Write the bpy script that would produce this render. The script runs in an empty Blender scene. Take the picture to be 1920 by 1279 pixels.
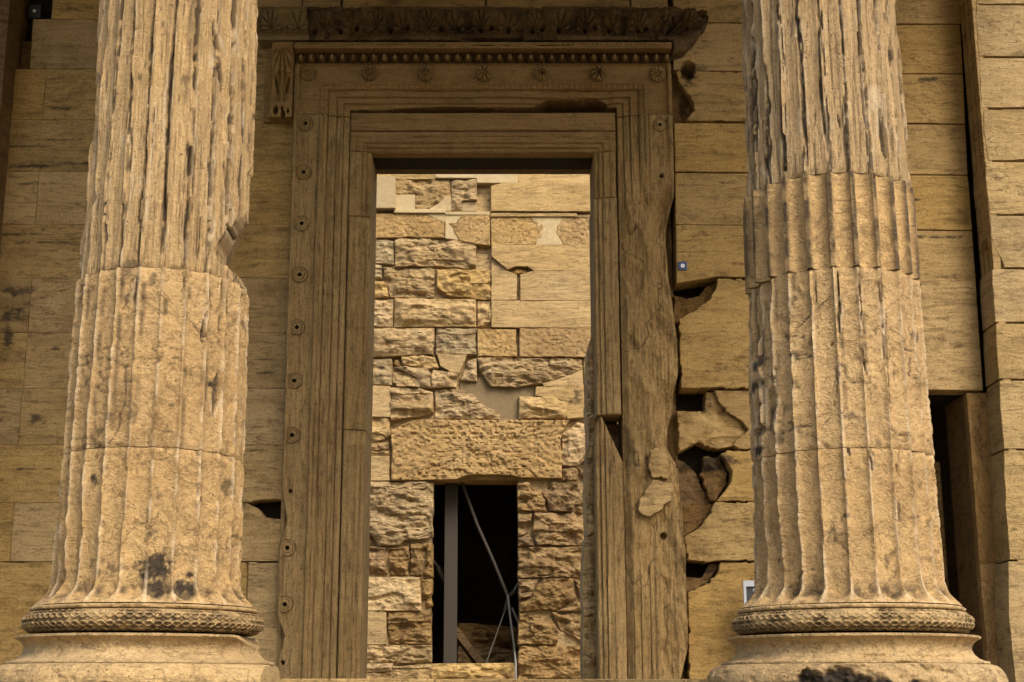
import bpy, math, random
import numpy as np
from math import radians, tan, atan, cos, sin, pi
random.seed(7)
S = bpy.context.scene
COL = S.collection

# ------------------------------------------------------------------ camera, sky, sun, exposure
EYE = 1.58                      # eye height above the ground in front of the porch
PITCH = radians(13.5)
FPX = 2730.0; CX = 937.0; CY = 640.0
cam = bpy.data.cameras.new('camera'); camo = bpy.data.objects.new('camera', cam); COL.objects.link(camo)
camo.location = (0, 0, EYE); camo.rotation_euler = (radians(90) + PITCH, 0, 0)
cam.sensor_width = 36; cam.lens = FPX / 1920 * 36; cam.shift_x = (960 - CX) / 1920
cam.clip_start = .05; cam.clip_end = 500
S.camera = camo
W = bpy.data.worlds.new('World'); S.world = W; W.use_nodes = True
wn = W.node_tree.nodes; wl = W.node_tree.links
sky = wn.new('ShaderNodeTexSky'); sky.sky_type = 'NISHITA'; sky.sun_disc = False
SUN_EL, SUN_AZ = radians(45), radians(30)       # azimuth measured from straight behind the camera towards the right
sky.sun_elevation = SUN_EL; sky.sun_rotation = pi - SUN_AZ
sky.air_density = 1.0; sky.dust_density = 4.0; sky.ozone_density = .6
bg = wn['Background']; bg.inputs[1].default_value = .15
wl.new(sky.outputs[0], bg.inputs[0])
sun = bpy.data.lights.new('sun', 'SUN'); sun.energy = 1.25; sun.angle = radians(24); sun.color = (1, .96, .88)
suno = bpy.data.objects.new('sun', sun); COL.objects.link(suno)
suno.rotation_euler = (radians(90) - SUN_EL, 0, SUN_AZ)
suno.location = (4, -6, 14)
S.view_settings.view_transform = 'Standard'; S.view_settings.look = 'None'
S.view_settings.exposure = 1.0; S.view_settings.gamma = 1
S.cycles.max_bounces = 7; S.cycles.diffuse_bounces = 5

# ------------------------------------------------------------------ geometry of the picture -> metres
def zof(py, Y):                 # height (above the eye) of a photo row on the vertical plane Y
    return Y * tan(PITCH + atan((CY - py) / FPX))
def xof(px, py, Y):
    z = zof(py, Y); return (px - CX) * (Y * cos(PITCH) + z * sin(PITCH)) / FPX
def P(px, py, Y): return (xof(px, py, Y), zof(py, Y) + EYE)
def ZW(z): return z + EYE
FLOOR = EYE - .03
YC = 6.53                       # column axes
YN = 12.82                      # face of the north wall
YS = 23.5                       # face of the south wall beyond

# ------------------------------------------------------------------ noise
def _h(ix, iy, iz, s):
    n = (ix * 374761393 + iy * 668265263 + iz * 2147483647 + s * 1274126177) & 0xffffffff
    n = ((n ^ (n >> 13)) * 1274126177) & 0xffffffff
    n = ((n ^ (n >> 16)) * 2246822519) & 0xffffffff
    return ((n ^ (n >> 15)) & 0xffffff) / float(0xffffff)
def vn(x, y, z, s=0):
    x, y, z = np.broadcast_arrays(np.asarray(x, float), np.asarray(y, float), np.asarray(z, float))
    ix, iy, iz = np.floor(x).astype(np.int64), np.floor(y).astype(np.int64), np.floor(z).astype(np.int64)
    fx, fy, fz = x - ix, y - iy, z - iz
    u, v, w = [t * t * t * (t * (t * 6 - 15) + 10) for t in (fx, fy, fz)]
    r = 0
    for a in (0, 1):
        for b in (0, 1):
            for c in (0, 1):
                r = r + _h(ix + a, iy + b, iz + c, s) * (u if a else 1 - u) * (v if b else 1 - v) * (w if c else 1 - w)
    return r * 2 - 1
def fbm(x, y, z, o=4, s=0, g=.5):
    r = 0; a = 1; t = 0
    for i in range(o):
        r = r + a * vn(x * 2 ** i, y * 2 ** i, z * 2 ** i, s + i * 17); t += a; a *= g
    return r / t
def ridge(x, y, z, o=3, s=0):
    r = 0; a = 1; t = 0
    for i in range(o):
        r = r + a * (1 - np.abs(vn(x * 2 ** i, y * 2 ** i, z * 2 ** i, s + i * 31)) * 2); t += a; a *= .5
    return r / t
def sst(a, b, x):
    t = np.clip((x - a) / (b - a), 0, 1); return t * t * (3 - 2 * t)

# ------------------------------------------------------------------ materials
def stone_mat(name, dark, mid, light, stretch=(3, 3, 9), vein=.5, bump=.5, grime=.3, gcol=(.05, .035, .02), var=.25, rust=.3, pit=.4, rough=.85):
    TW = (.935, .865, .665)
    dark, mid, light = [tuple(v * k for v, k in zip(c_, TW)) for c_ in (dark, mid, light)]
    dark = tuple(v * .8 for v in dark)
    m = bpy.data.materials.new(name); m.use_nodes = True
    nt = m.node_tree; N = nt.nodes; L = nt.links
    b = N['Principled BSDF']; b.inputs['Roughness'].default_value = rough
    b.inputs['Specular IOR Level'].default_value = .2
    geo = N.new('ShaderNodeNewGeometry'); oi = N.new('ShaderNodeObjectInfo')
    def mapping(sc, off=None):
        mp = N.new('ShaderNodeMapping'); mp.inputs['Scale'].default_value = sc
        L.new(geo.outputs['Position'], mp.inputs['Vector'])
        mu = N.new('ShaderNodeVectorMath'); mu.operation = 'SCALE'; mu.inputs[0].default_value = (31, 17, 23)
        L.new(oi.outputs['Random'], mu.inputs['Scale']); L.new(mu.outputs[0], mp.inputs['Location'])
        return mp.outputs[0]
    def noise(vec, scale, det=6, ro=.6, dist=0):
        n = N.new('ShaderNodeTexNoise'); n.inputs['Scale'].default_value = scale
        n.inputs['Detail'].default_value = det; n.inputs['Roughness'].default_value = ro; n.inputs['Distortion'].default_value = dist
        L.new(vec, n.inputs['Vector']); return n.outputs['Fac']
    def ramp(f, a, c, ca=(0, 0, 0, 1), cb=(1, 1, 1, 1)):
        r = N.new('ShaderNodeValToRGB'); r.color_ramp.elements[0].position = a; r.color_ramp.elements[1].position = c
        r.color_ramp.elements[0].color = ca; r.color_ramp.elements[1].color = cb; L.new(f, r.inputs[0]); return r.outputs[0]
    def mix(f, a, c, t='MIX'):
        x = N.new('ShaderNodeMix'); x.data_type = 'RGBA'; x.blend_type = t
        if isinstance(f, float): x.inputs[0].default_value = f
        else: L.new(f, x.inputs[0])
        for i, v in ((6, a), (7, c)):
            if isinstance(v, tuple): x.inputs[i].default_value = (*v, 1) if len(v) == 3 else v
            else: L.new(v, x.inputs[i])
        return x.outputs[2]
    def math_(op, a, c):
        x = N.new('ShaderNodeMath'); x.operation = op
        for i, v in ((0, a), (1, c)):
            if isinstance(v, (int, float)): x.inputs[i].default_value = v
            else: L.new(v, x.inputs[i])
        return x.outputs[0]
    iso = mapping((1, 1, 1)); st = mapping(stretch)
    big = noise(iso, 1.7, 5, .6, .4)
    vn1 = noise(st, 1.0, 9, .68, .6)
    vn2 = noise(st, 3.1, 8, .72, 1.2)
    med = noise(iso, 11, 6, .65, .3)
    gr = noise(iso, 95, 3, .7)
    c = mix(ramp(big, .3, .7), mid, light)
    c = mix(math_('MULTIPLY', ramp(vn1, .48, .68), vein), c, dark)
    c = mix(math_('MULTIPLY', ramp(vn2, .535, .60), vein * .9), c, dark)
    vn3 = noise(st, 1.5, 8, .6, .7)
    thin = ramp(math_('ABSOLUTE', math_('SUBTRACT', vn3, .5), 0), .003, .014, (1, 1, 1, 1), (0, 0, 0, 1))
    c = mix(math_('MULTIPLY', math_('MULTIPLY', thin, ramp(big, .42, .6)), min(1, vein * 1.3)), c, tuple(v * .7 for v in dark))
    c = mix(math_('MULTIPLY', ramp(med, .52, .75), rust), c, tuple(min(1, v * k) for v, k in zip(mid, (.92, .72, .5))))
    c = mix(math_('MULTIPLY', ramp(med, .46, .3), .3), c, light)
    wx = noise(iso, .55, 4, .55)
    c = mix(math_('MULTIPLY', ramp(wx, .45, .62), .6), c, mix(1.0, c, (.78, .745, .70), 'MULTIPLY'))
    c = mix(math_('MULTIPLY', ramp(noise(iso, 2.6, 8, .7), .57, .66), .45), c, tuple(min(1, v * 1.12) for v in light))
    # grime in irregular patches and pits
    gm = noise(iso, 4.2, 9, .75, .8)
    c = mix(math_('MULTIPLY', ramp(gm, .56, .68), grime), c, gcol)
    vo = N.new('ShaderNodeTexVoronoi'); vo.inputs['Scale'].default_value = 34; L.new(mapping((1, 1, 1.3)), vo.inputs['Vector'])
    pits = ramp(vo.outputs['Distance'], .10, .2, (1, 1, 1, 1), (0, 0, 0, 1))
    pm = math_('MULTIPLY', pits, ramp(noise(iso, 5, 3), .5, .62))
    c = mix(math_('MULTIPLY', pm, pit), c, gcol)
    # grain
    c = mix(math_('MULTIPLY', ramp(gr, .36, .60), .6), c, mix(1.0, c, (.62, .59, .54), 'MULTIPLY'))
    c = mix(math_('MULTIPLY', ramp(noise(iso, 42, 4, .75), .54, .66), .5), c, dark)
    # each stone a little different
    rv = math_('ADD', math_('MULTIPLY', oi.outputs['Random'], var), 1 - var / 2)
    hs = N.new('ShaderNodeHueSaturation'); L.new(rv, hs.inputs['Value']); L.new(c, hs.inputs['Color'])
    hs.inputs['Hue'].default_value = .5
    L.new(math_('ADD', math_('MULTIPLY', math_('FRACT', math_('MULTIPLY', oi.outputs['Random'], 7.3), 0), var * .6), 1 - var * .3), hs.inputs['Saturation'])
    c = hs.outputs[0]
    a1 = N.new('ShaderNodeAttribute'); a1.attribute_name = 'stain_shade'  # black crust and painted groove shade share this attribute
    c = mix(a1.outputs['Fac'], c, (.018, .014, .011))
    a2 = N.new('ShaderNodeAttribute'); a2.attribute_name = 'pale'
    c = mix(a2.outputs['Fac'], c, (.56, .44, .28))
    L.new(c, b.inputs['Base Color'])
    # bump
    h = math_('ADD', math_('MULTIPLY', vn2, .9), math_('MULTIPLY', med, .3))
    h = math_('SUBTRACT', h, math_('MULTIPLY', thin, .25))
    h = math_('ADD', h, math_('MULTIPLY', gr, .35))
    h = math_('ADD', h, math_('MULTIPLY', noise(iso, 34, 5, .7), .4))
    h = math_('SUBTRACT', h, math_('MULTIPLY', pm, .8))
    bp = N.new('ShaderNodeBump'); bp.inputs['Strength'].default_value = min(1, bump * 1.5); bp.inputs['Distance'].default_value = .028
    L.new(h, bp.inputs['Height']); L.new(bp.outputs[0], b.inputs['Normal'])
    return m
def flat_mat(name, col, rough=.6, metal=0):
    m = bpy.data.materials.new(name); m.use_nodes = True
    b = m.node_tree.nodes['Principled BSDF']; N = m.node_tree.nodes; L = m.node_tree.links
    n = N.new('ShaderNodeTexNoise'); n.inputs['Scale'].default_value = 30; n.inputs['Detail'].default_value = 5
    x = N.new('ShaderNodeMix'); x.data_type = 'RGBA'; L.new(n.outputs['Fac'], x.inputs[0])
    x.inputs[6].default_value = (*[v * .75 for v in col], 1); x.inputs[7].default_value = (*[min(1, v * 1.15) for v in col], 1)
    L.new(x.outputs[2], b.inputs['Base Color']); b.inputs['Roughness'].default_value = rough; b.inputs['Metallic'].default_value = metal
    return m
M_COLS = stone_mat('column_marble_streaked', (.19, .12, .085), (.475, .34, .19), (.60, .45, .28), (30, 30, 1.2), .55, .5, .2, var=.1, rust=.3)
M_COL = stone_mat('column_marble', (.18, .115, .07), (.46, .325, .18), (.55, .405, .24), (3, 3, 4), .4, .45, .35, var=.06, rust=.15)
M_BASE = stone_mat('base_marble', (.20, .14, .09), (.47, .345, .20), (.58, .44, .27), (3, 3, 6), .3, .5, .35, var=.06, rust=.15)
M_WALL = stone_mat('wall_marble', (.16, .10, .045), (.39, .275, .13), (.49, .36, .19), (1.3, 1.3, 8), .72, .35, .3, var=.22, rust=.25)
M_SHADE = stone_mat('shade_black_stone', (.01, .008, .006), (.02, .015, .01), (.035, .025, .015), (3, 3, 6), .5, .5, .3, var=.05)  # near-black colour carrying the shade of the soffit recess and wall gaps
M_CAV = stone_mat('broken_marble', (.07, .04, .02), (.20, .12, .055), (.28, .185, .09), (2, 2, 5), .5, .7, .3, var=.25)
M_ANTA = stone_mat('pier_marble', (.17, .115, .06), (.40, .295, .155), (.50, .39, .235), (1.3, 1.3, 6), .7, .4, .3, var=.12, rust=.3)
M_CAVL = stone_mat('brown_marble', (.14, .085, .045), (.36, .225, .105), (.42, .28, .135), (3, 3, 2), .5, .6, .3, var=.2)
M_FRAME = stone_mat('door_marble', (.11, .068, .034), (.36, .245, .115), (.50, .365, .195), (22, 22, 1.4), .75, .5, .35, var=.08, rust=.4)
M_LINT = stone_mat('lintel_marble', (.09, .055, .028), (.29, .19, .095), (.36, .25, .13), (1.4, 6, 16), .35, .4, .15, var=.05)
M_CORN = stone_mat('cornice_marble', (.05, .035, .02), (.16, .11, .06), (.22, .155, .09), (6, 6, 6), .5, .6, .6, gcol=(.02, .015, .01), var=.05)
M_CAST = stone_mat('restored_marble', (.10, .075, .05), (.22, .175, .11), (.28, .23, .15), (4, 4, 4), .3, .4, .3, var=.05)
M_SR = stone_mat('rough_stone', (.19, .125, .06), (.52, .37, .19), (.66, .51, .32), (1.6, 1.6, 7), .6, .7, .3, var=.3, rust=.5)
M_SF = stone_mat('dressed_stone', (.22, .145, .075), (.50, .365, .20), (.58, .44, .26), (1.2, 1.2, 8), .6, .5, .15, var=.14, rust=.3)
M_SP = stone_mat('pitted_stone', (.24, .15, .06), (.50, .345, .165), (.58, .42, .24), (5, 5, 7), .35, 1.0, .35, var=.12, pit=.8)
M_SG = stone_mat('grey_stone', (.18, .15, .12), (.47, .36, .23), (.58, .48, .34), (1.6, 1.6, 10), .6, .9, .35, var=.15, rust=.2)
M_SO = stone_mat('ochre_stone', (.11, .065, .03), (.34, .215, .10), (.46, .33, .18), (2, 2, 8), .6, .9, .4, var=.3, rust=.6)
M_NEW = stone_mat('new_marble', (.34, .27, .18), (.46, .375, .25), (.53, .445, .31), (3, 3, 3), .2, .25, .05, var=.08, rust=.05, pit=.1)
M_CONC = stone_mat('infill_mortar', (.15, .115, .08), (.22, .17, .11), (.26, .205, .14), (8, 8, 2), .3, .3, .1, var=.05, rust=.05, pit=.1)
M_FLOOR = stone_mat('paving_marble', (.16, .125, .085), (.25, .20, .135), (.30, .25, .175), (2, 2, 2), .3, .3, .2, var=.05)
M_GROUND = stone_mat('ground_earth', (.12, .10, .07), (.20, .165, .115), (.25, .21, .15), (2, 2, 2), .4, .5, .2, var=.05)
M_STEEL = flat_mat('galvanised_steel', (.045, .034, .022), .7, .2)
M_CABLE = flat_mat('cable_metal', (.16, .15, .12), .5, .3)
M_BLUE = flat_mat('blue_plastic', (.01, .02, .09), .4)
M_WHITE = flat_mat('white_paint', (.75, .77, .78), .4)
M_ALU = flat_mat('aluminium', (.36, .37, .39), .45, .3)
M_BLACK = flat_mat('dark_rubber', (.02, .02, .02), .6)
M_PAPER = flat_mat('grey_print', (.22, .25, .26), .5)
M_LEAF = flat_mat('leaf_green', (.06, .10, .02), .6)
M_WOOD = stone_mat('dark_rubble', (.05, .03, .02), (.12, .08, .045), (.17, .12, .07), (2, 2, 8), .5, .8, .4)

# ------------------------------------------------------------------ object helpers
def thing(name, label, cat, loc=(0, 0, 0), group=None, kind='thing'):
    o = bpy.data.objects.new(name, None); COL.objects.link(o); o.location = loc
    o.empty_display_size = .2
    o['label'] = label; o['category'] = cat; o['kind'] = kind
    if group: o['group'] = group
    return o
def tag(o, label, cat, group=None):
    o['label'] = label; o['category'] = cat; o['kind'] = 'thing'
    if group: o['group'] = group
def mesh_obj(name, V, F, mat, parent=None, smooth=True, attrs=None, sharp=50, label=None):
    me = bpy.data.meshes.new(name)
    V = np.asarray(V, np.float32)
    if isinstance(F, np.ndarray):
        nf, k = F.shape
        me.vertices.add(len(V)); me.vertices.foreach_set('co', V.ravel())
        me.loops.add(nf * k); me.loops.foreach_set('vertex_index', F.astype(np.int32).ravel())
        me.polygons.add(nf); me.polygons.foreach_set('loop_start', np.arange(0, nf * k, k, dtype=np.int32))
        me.update(calc_edges=True); me.validate()
    else:
        me.from_pydata(V.tolist(), [], F)
    if attrs:
        for k, a in attrs.items():
            at = me.attributes.new(k, 'FLOAT', 'POINT'); at.data.foreach_set('value', np.clip(np.asarray(a, np.float32).ravel(), 0, 1))
    me.materials.append(mat)
    me.polygons.foreach_set('use_smooth', [smooth] * len(me.polygons))
    if smooth: me.set_sharp_from_angle(angle=radians(sharp))
    o = bpy.data.objects.new(name, me); COL.objects.link(o)
    if parent is not None:
        o.parent = parent
        o.matrix_parent_inverse = parent_inv(parent)
    if label: o['label'] = label
    return o
def parent_inv(p):
    from mathutils import Matrix
    m = Matrix.Identity(4); q = p
    if p.type == 'MESH': return m      # parts already sit at the world origin
    while q is not None:
        m = Matrix.Translation(-q.location) @ m; q = q.parent
    return m
def grid(name, X, Y, Z, mat, parent=None, wrap=False, back=None, attrs=None, sharp=50, label=None, flip=False):
    """heightfield sheet (n x m); back pads a skirt going to the plane y=back so the piece has real thickness"""
    if back is not None:
        X, Y, Z = [np.pad(a, 1, mode='edge') for a in (X, Y, Z)]
        Y[0, :] = Y[-1, :] = back; Y[:, 0] = Y[:, -1] = back
        if attrs: attrs = {k: np.pad(a, 1, mode='edge') for k, a in attrs.items()}
    n, m = X.shape
    V = np.stack([X, Y, Z], -1).reshape(-1, 3)
    i, j = np.meshgrid(np.arange(n - 1), np.arange(m if wrap else m - 1), indexing='ij')
    j2 = (j + 1) % m
    F = np.stack([i * m + j, i * m + j2, (i + 1) * m + j2, (i + 1) * m + j], -1).reshape(-1, 4)
    if flip: F = F[:, ::-1]
    return mesh_obj(name, V, F, mat, parent, True, attrs, sharp, label)
class MB:
    def __init__(s): s.V = []; s.F = []
    def box(s, x0, x1, y0, y1, z0, z1):
        k = len(s.V)
        s.V += [(x0, y0, z0), (x1, y0, z0), (x1, y1, z0), (x0, y1, z0), (x0, y0, z1), (x1, y0, z1), (x1, y1, z1), (x0, y1, z1)]
        s.F += [[k + a for a in f] for f in ((0, 3, 2, 1), (4, 5, 6, 7), (0, 1, 5, 4), (1, 2, 6, 5), (2, 3, 7, 6), (3, 0, 4, 7))]
        return s
    def tube(s, pts, r, n=8):
        from mathutils import Vector
        k = len(s.V); pts = [Vector(p) for p in pts]
        for i, p in enumerate(pts):
            d = (pts[min(i + 1, len(pts) - 1)] - pts[max(i - 1, 0)]).normalized()
            u = d.cross(Vector((.3, .9, .2))).normalized(); v = d.cross(u)
            for a in range(n):
                t = 2 * pi * a / n; s.V.append(tuple(p + (u * cos(t) + v * sin(t)) * r))
        for i in range(len(pts) - 1):
            for a in range(n):
                b = (a + 1) % n; s.F.append([k + i * n + a, k + i * n + b, k + (i + 1) * n + b, k + (i + 1) * n + a])
        s.F.append([k + a for a in range(n)][::-1]); s.F.append([k + (len(pts) - 1) * n + a for a in range(n)])
        return s
    def disc(s, x, y, z, r, t, n=24):     # facing the camera (-y)
        k = len(s.V)
        for yy in (y, y - t):
            for a in range(n): s.V.append((x + r * cos(2 * pi * a / n), yy, z + r * sin(2 * pi * a / n)))
        for a in range(n): b = (a + 1) % n; s.F.append([k + a, k + b, k + n + b, k + n + a])
        s.F.append([k + n + a for a in range(n)]); s.F.append([k + a for a in range(n)][::-1])
        return s
    def build(s, name, mat, parent=None, smooth=False, label=None, bevel=0):
        o = mesh_obj(name, s.V, s.F, mat, parent, smooth, None, 50, label)
        if bevel:
            b = o.modifiers.new('bevel', 'BEVEL'); b.width = bevel; b.segments = 2; b.limit_method = 'ANGLE'
        return o

# ------------------------------------------------------------------ a stone of any outline
_seed = [0]
def stone(pts, Y, mat, parent, depth=.3, bulge=0., rough=.003, lay=0., pitted=0., chip=.006, bev=.012, res=.02, name='stone_block', holes=(), marks=(), label=None, jag=False, tiltz=0., seed=None):
    _seed[0] += 1; sd = _seed[0] * 7 if seed is None else seed
    pts = np.array(pts, float)
    if jag: bev = min(bev, .006); res = min(res, .014)
    A = .5 * np.sum(pts[:, 0] * np.roll(pts[:, 1], -1) - np.roll(pts[:, 0], -1) * pts[:, 1])
    if A < 0: pts = pts[::-1]
    B = []
    for i in range(len(pts)):
        a, b = pts[i], pts[(i + 1) % len(pts)]
        n = max(1, int(np.hypot(*(b - a)) / res))
        for k in range(n): B.append(a + (b - a) * k / n)
    B = np.array(B); Mn = len(B)
    c = (B.max(0) + B.min(0)) / 2 * .5 + B.mean(0) * .5
    d = np.hypot(*(B - c).T)[:, None]
    if mat is M_CAV or jag: jit0 = .020 * np.abs(fbm(B[:, 0] * 17, Y, B[:, 1] * 17, 5, sd + 60, .75)) - .004 + .012 * (vn(B[:, 0] * 22, Y, B[:, 1] * 22, sd + 61) > .25)
    else: jit0 = 0
    jit = jit0 + chip * (.5 + .5 * fbm(B[:, 0] * 9, Y, B[:, 1] * 9, 3, sd)) + chip * 1.6 * sst(.25, .6, vn(B[:, 0] * 4, Y, B[:, 1] * 4, sd + 5))
    B = B + (c - B) / d * jit[:, None]
    rmax = d.max(); K = max(4, int(min(rmax, 1.2 * d.min() + .35 * rmax) / res) + 2)
    t = np.linspace(0, 1, K + 1)[1:]
    t = np.concatenate([t[:-1], [1 - .55 * bev / rmax * 2, 1.0]]) if bev / rmax * 1.1 < 1 / K else t
    G = c + (B - c)[None] * t[:, None, None]
    Gf = G.reshape(-1, 2)
    e = np.full(len(Gf), 9.)
    q = B
    for i in range(len(pts)):
        a, b = pts[i], pts[(i + 1) % len(pts)]; ab = b - a
        u = np.clip(((Gf - a) @ ab) / (ab @ ab + 1e-9), 0, 1)
        e = np.minimum(e, np.hypot(*(Gf - a - u[:, None] * ab).T))
    e = e.reshape(G.shape[:2]); e[-1] = 0
    X, Z = G[..., 0], G[..., 1]
    def hf(X, Z, e):
        y = bev * (1 - np.sqrt(np.clip(1 - (1 - np.clip(e / bev, 0, 1)) ** 2, 0, 1)))
        bw = max(.03, min(.16, .45 * min(np.ptp(pts[:, 0]), np.ptp(pts[:, 1]))))
        y = y - bulge * sst(0, 1, np.clip(e / bw, 0, 1)) * (.75 + .6 * fbm(X * 4, sd, Z * 6, 3, sd + 1))
        f = fbm(X * 7, Y, Z * 9, 5, sd + 2)
        y = y + rough * f * 1.6
        if rough > .012:
            y = y + rough * .9 * np.abs(vn(X * 5, 3.3, Z * 8, sd + 9)) + rough * .8 * sst(.1, .25, vn(X * 3, 1, Z * 7, sd + 3))
        if lay:
            w = Z * (1 + .25 * sin(sd)) + .09 * fbm(X * 3, 0, Z * 3, 4, sd + 4)
            y = y + lay * (ridge(X * 2.6, 0, w * 9, 4, sd + 6) * .8) + lay * .8 * sst(0, .5, fbm(X * 4, 1, w * 14, 4, sd + 8))
        if pitted:
            y = y + pitted * sst(.15, .55, vn(X * 26, 0, Z * 26, sd)) + pitted * .7 * sst(.2, .6, vn(X * 13, 0, Z * 17, sd + 1))
        y = y - tiltz * (Z - pts[:, 1].min()) / max(.05, np.ptp(pts[:, 1]))
        for (hx, hz, rx, rz, hd) in holes:
            rr = np.hypot((X - hx) / rx, (Z - hz) / rz) + .18 * fbm(X * 20, 0, Z * 20, 2, sd)
            y = y + hd * (1 - sst(.8, 1.05, rr))
        return y
    Yg = Y + hf(X, Z, e)
    yc = Y + float(hf(np.array([c[0]]), np.array([c[1]]), np.array([.3]))[0])
    V = [np.array([[c[0], yc, c[1]]])]
    V.append(np.stack([X, Yg, Z], -1).reshape(-1, 3))
    V.append(np.stack([B[:, 0], np.full(Mn, Y + depth), B[:, 1]], -1))
    V = np.concatenate(V); K = len(t)
    st = np.zeros(len(V))
    for (hx, hz, rx, rz) in marks:
        rr = np.hypot((V[:, 0] - hx) / rx, (V[:, 2] - hz) / rz) + 1.3 * fbm(V[:, 0] * 14, 0, V[:, 2] * 22, 5, sd + 50, .7)
        st = np.maximum(st, .8 * (1 - sst(.35, 1.25, rr)))
    j = np.arange(Mn); j2 = (j + 1) % Mn
    F = [np.stack([np.zeros(Mn, int), 1 + j, 1 + j2, 1 + j2], -1)]
    for k in range(K):
        F.append(np.stack([1 + k * Mn + j, 1 + (k + 1) * Mn + j, 1 + (k + 1) * Mn + j2, 1 + k * Mn + j2], -1))
    quads = np.concatenate(F[1:]); tri = [[0, int(1 + a), int(1 + b)] for a, b in zip(j, j2)]
    # quads + fan
    me = bpy.data.meshes.new(name)
    nq = len(quads)
    loops = np.concatenate([quads.ravel(), np.array(tri).ravel()]).astype(np.int32)
    starts = np.concatenate([np.arange(nq) * 4, nq * 4 + np.arange(len(tri)) * 3]).astype(np.int32)
    me.vertices.add(len(V)); me.vertices.foreach_set('co', V.astype(np.float32).ravel())
    me.loops.add(len(loops)); me.loops.foreach_set('vertex_index', loops)
    me.polygons.add(len(starts)); me.polygons.foreach_set('loop_start', starts)
    me.update(calc_edges=True); me.validate()
    if st.max() > 0: at = me.attributes.new('stain_shade', 'FLOAT', 'POINT'); at.data.foreach_set('value', st.astype(np.float32))
    me.materials.append(mat); me.polygons.foreach_set('use_smooth', [True] * len(me.polygons))
    me.set_sharp_from_angle(angle=radians(42))
    o = bpy.data.objects.new(name, me); COL.objects.link(o)
    if parent is not None: o.parent = parent; o.matrix_parent_inverse = parent_inv(parent)
    if label: o['label'] = label
    return o
def pix(s, Y, ox=0, oy=0, sc=1.0):
    """'x,y x,y ...' picture outline -> outline in metres on the plane Y"""
    q = np.array([P(ox + float(a.split(',')[0]) / sc, oy + float(a.split(',')[1]) / sc, Y) for a in s.split()])
    if sc > 1:
        c = q.mean(0); q = c + (q - c) * (1 + .007 / np.abs(q - c).mean(0))
    return [tuple(a) for a in q]
def mk(l, Y): return [(*P(a, b, Y), r * Y * .98 / FPX, q * Y * .98 / FPX) for a, b, r, q in l]
def rect(x0, x1, z0, z1, g=.0007): return [(x0 + g, z0 + g), (x1 - g, z0 + g), (x1 - g, z1 - g), (x0 + g, z1 - g)]

# ================================================================== SETTING
def setting(name, mb, mat):
    o = mb.build(name, mat); o['kind'] = 'structure'; return o
setting('ground', MB().box(-60, 60, -60, 90, -1.5, 0), M_GROUND)
fl = MB().box(-5.6, 5.6, 5.55, YN + .3, .9, FLOOR)
setting('porch_floor', fl, M_FLOOR)
st_ = MB()
st_.box(-5.95, 5.95, 5.2, 5.55, .6, FLOOR - .33)
st_.box(-6.3, 6.3, 4.85, 5.2, -.2, FLOOR - .66)
st_.box(-6.65, 6.65, 4.5, 4.85, -.2, FLOOR - .99)
st_.box(-5.9, 5.9, 5.55, YN, -.2, .9)
st_.box(-6.2, 6.2, 5.2, 5.55, -.2, .6)
setting('steps', st_, M_FLOOR)
setting('cella_floor', MB().box(-6, 8, YN + .3, 30, .9, FLOOR - .02), M_FLOOR)

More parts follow.
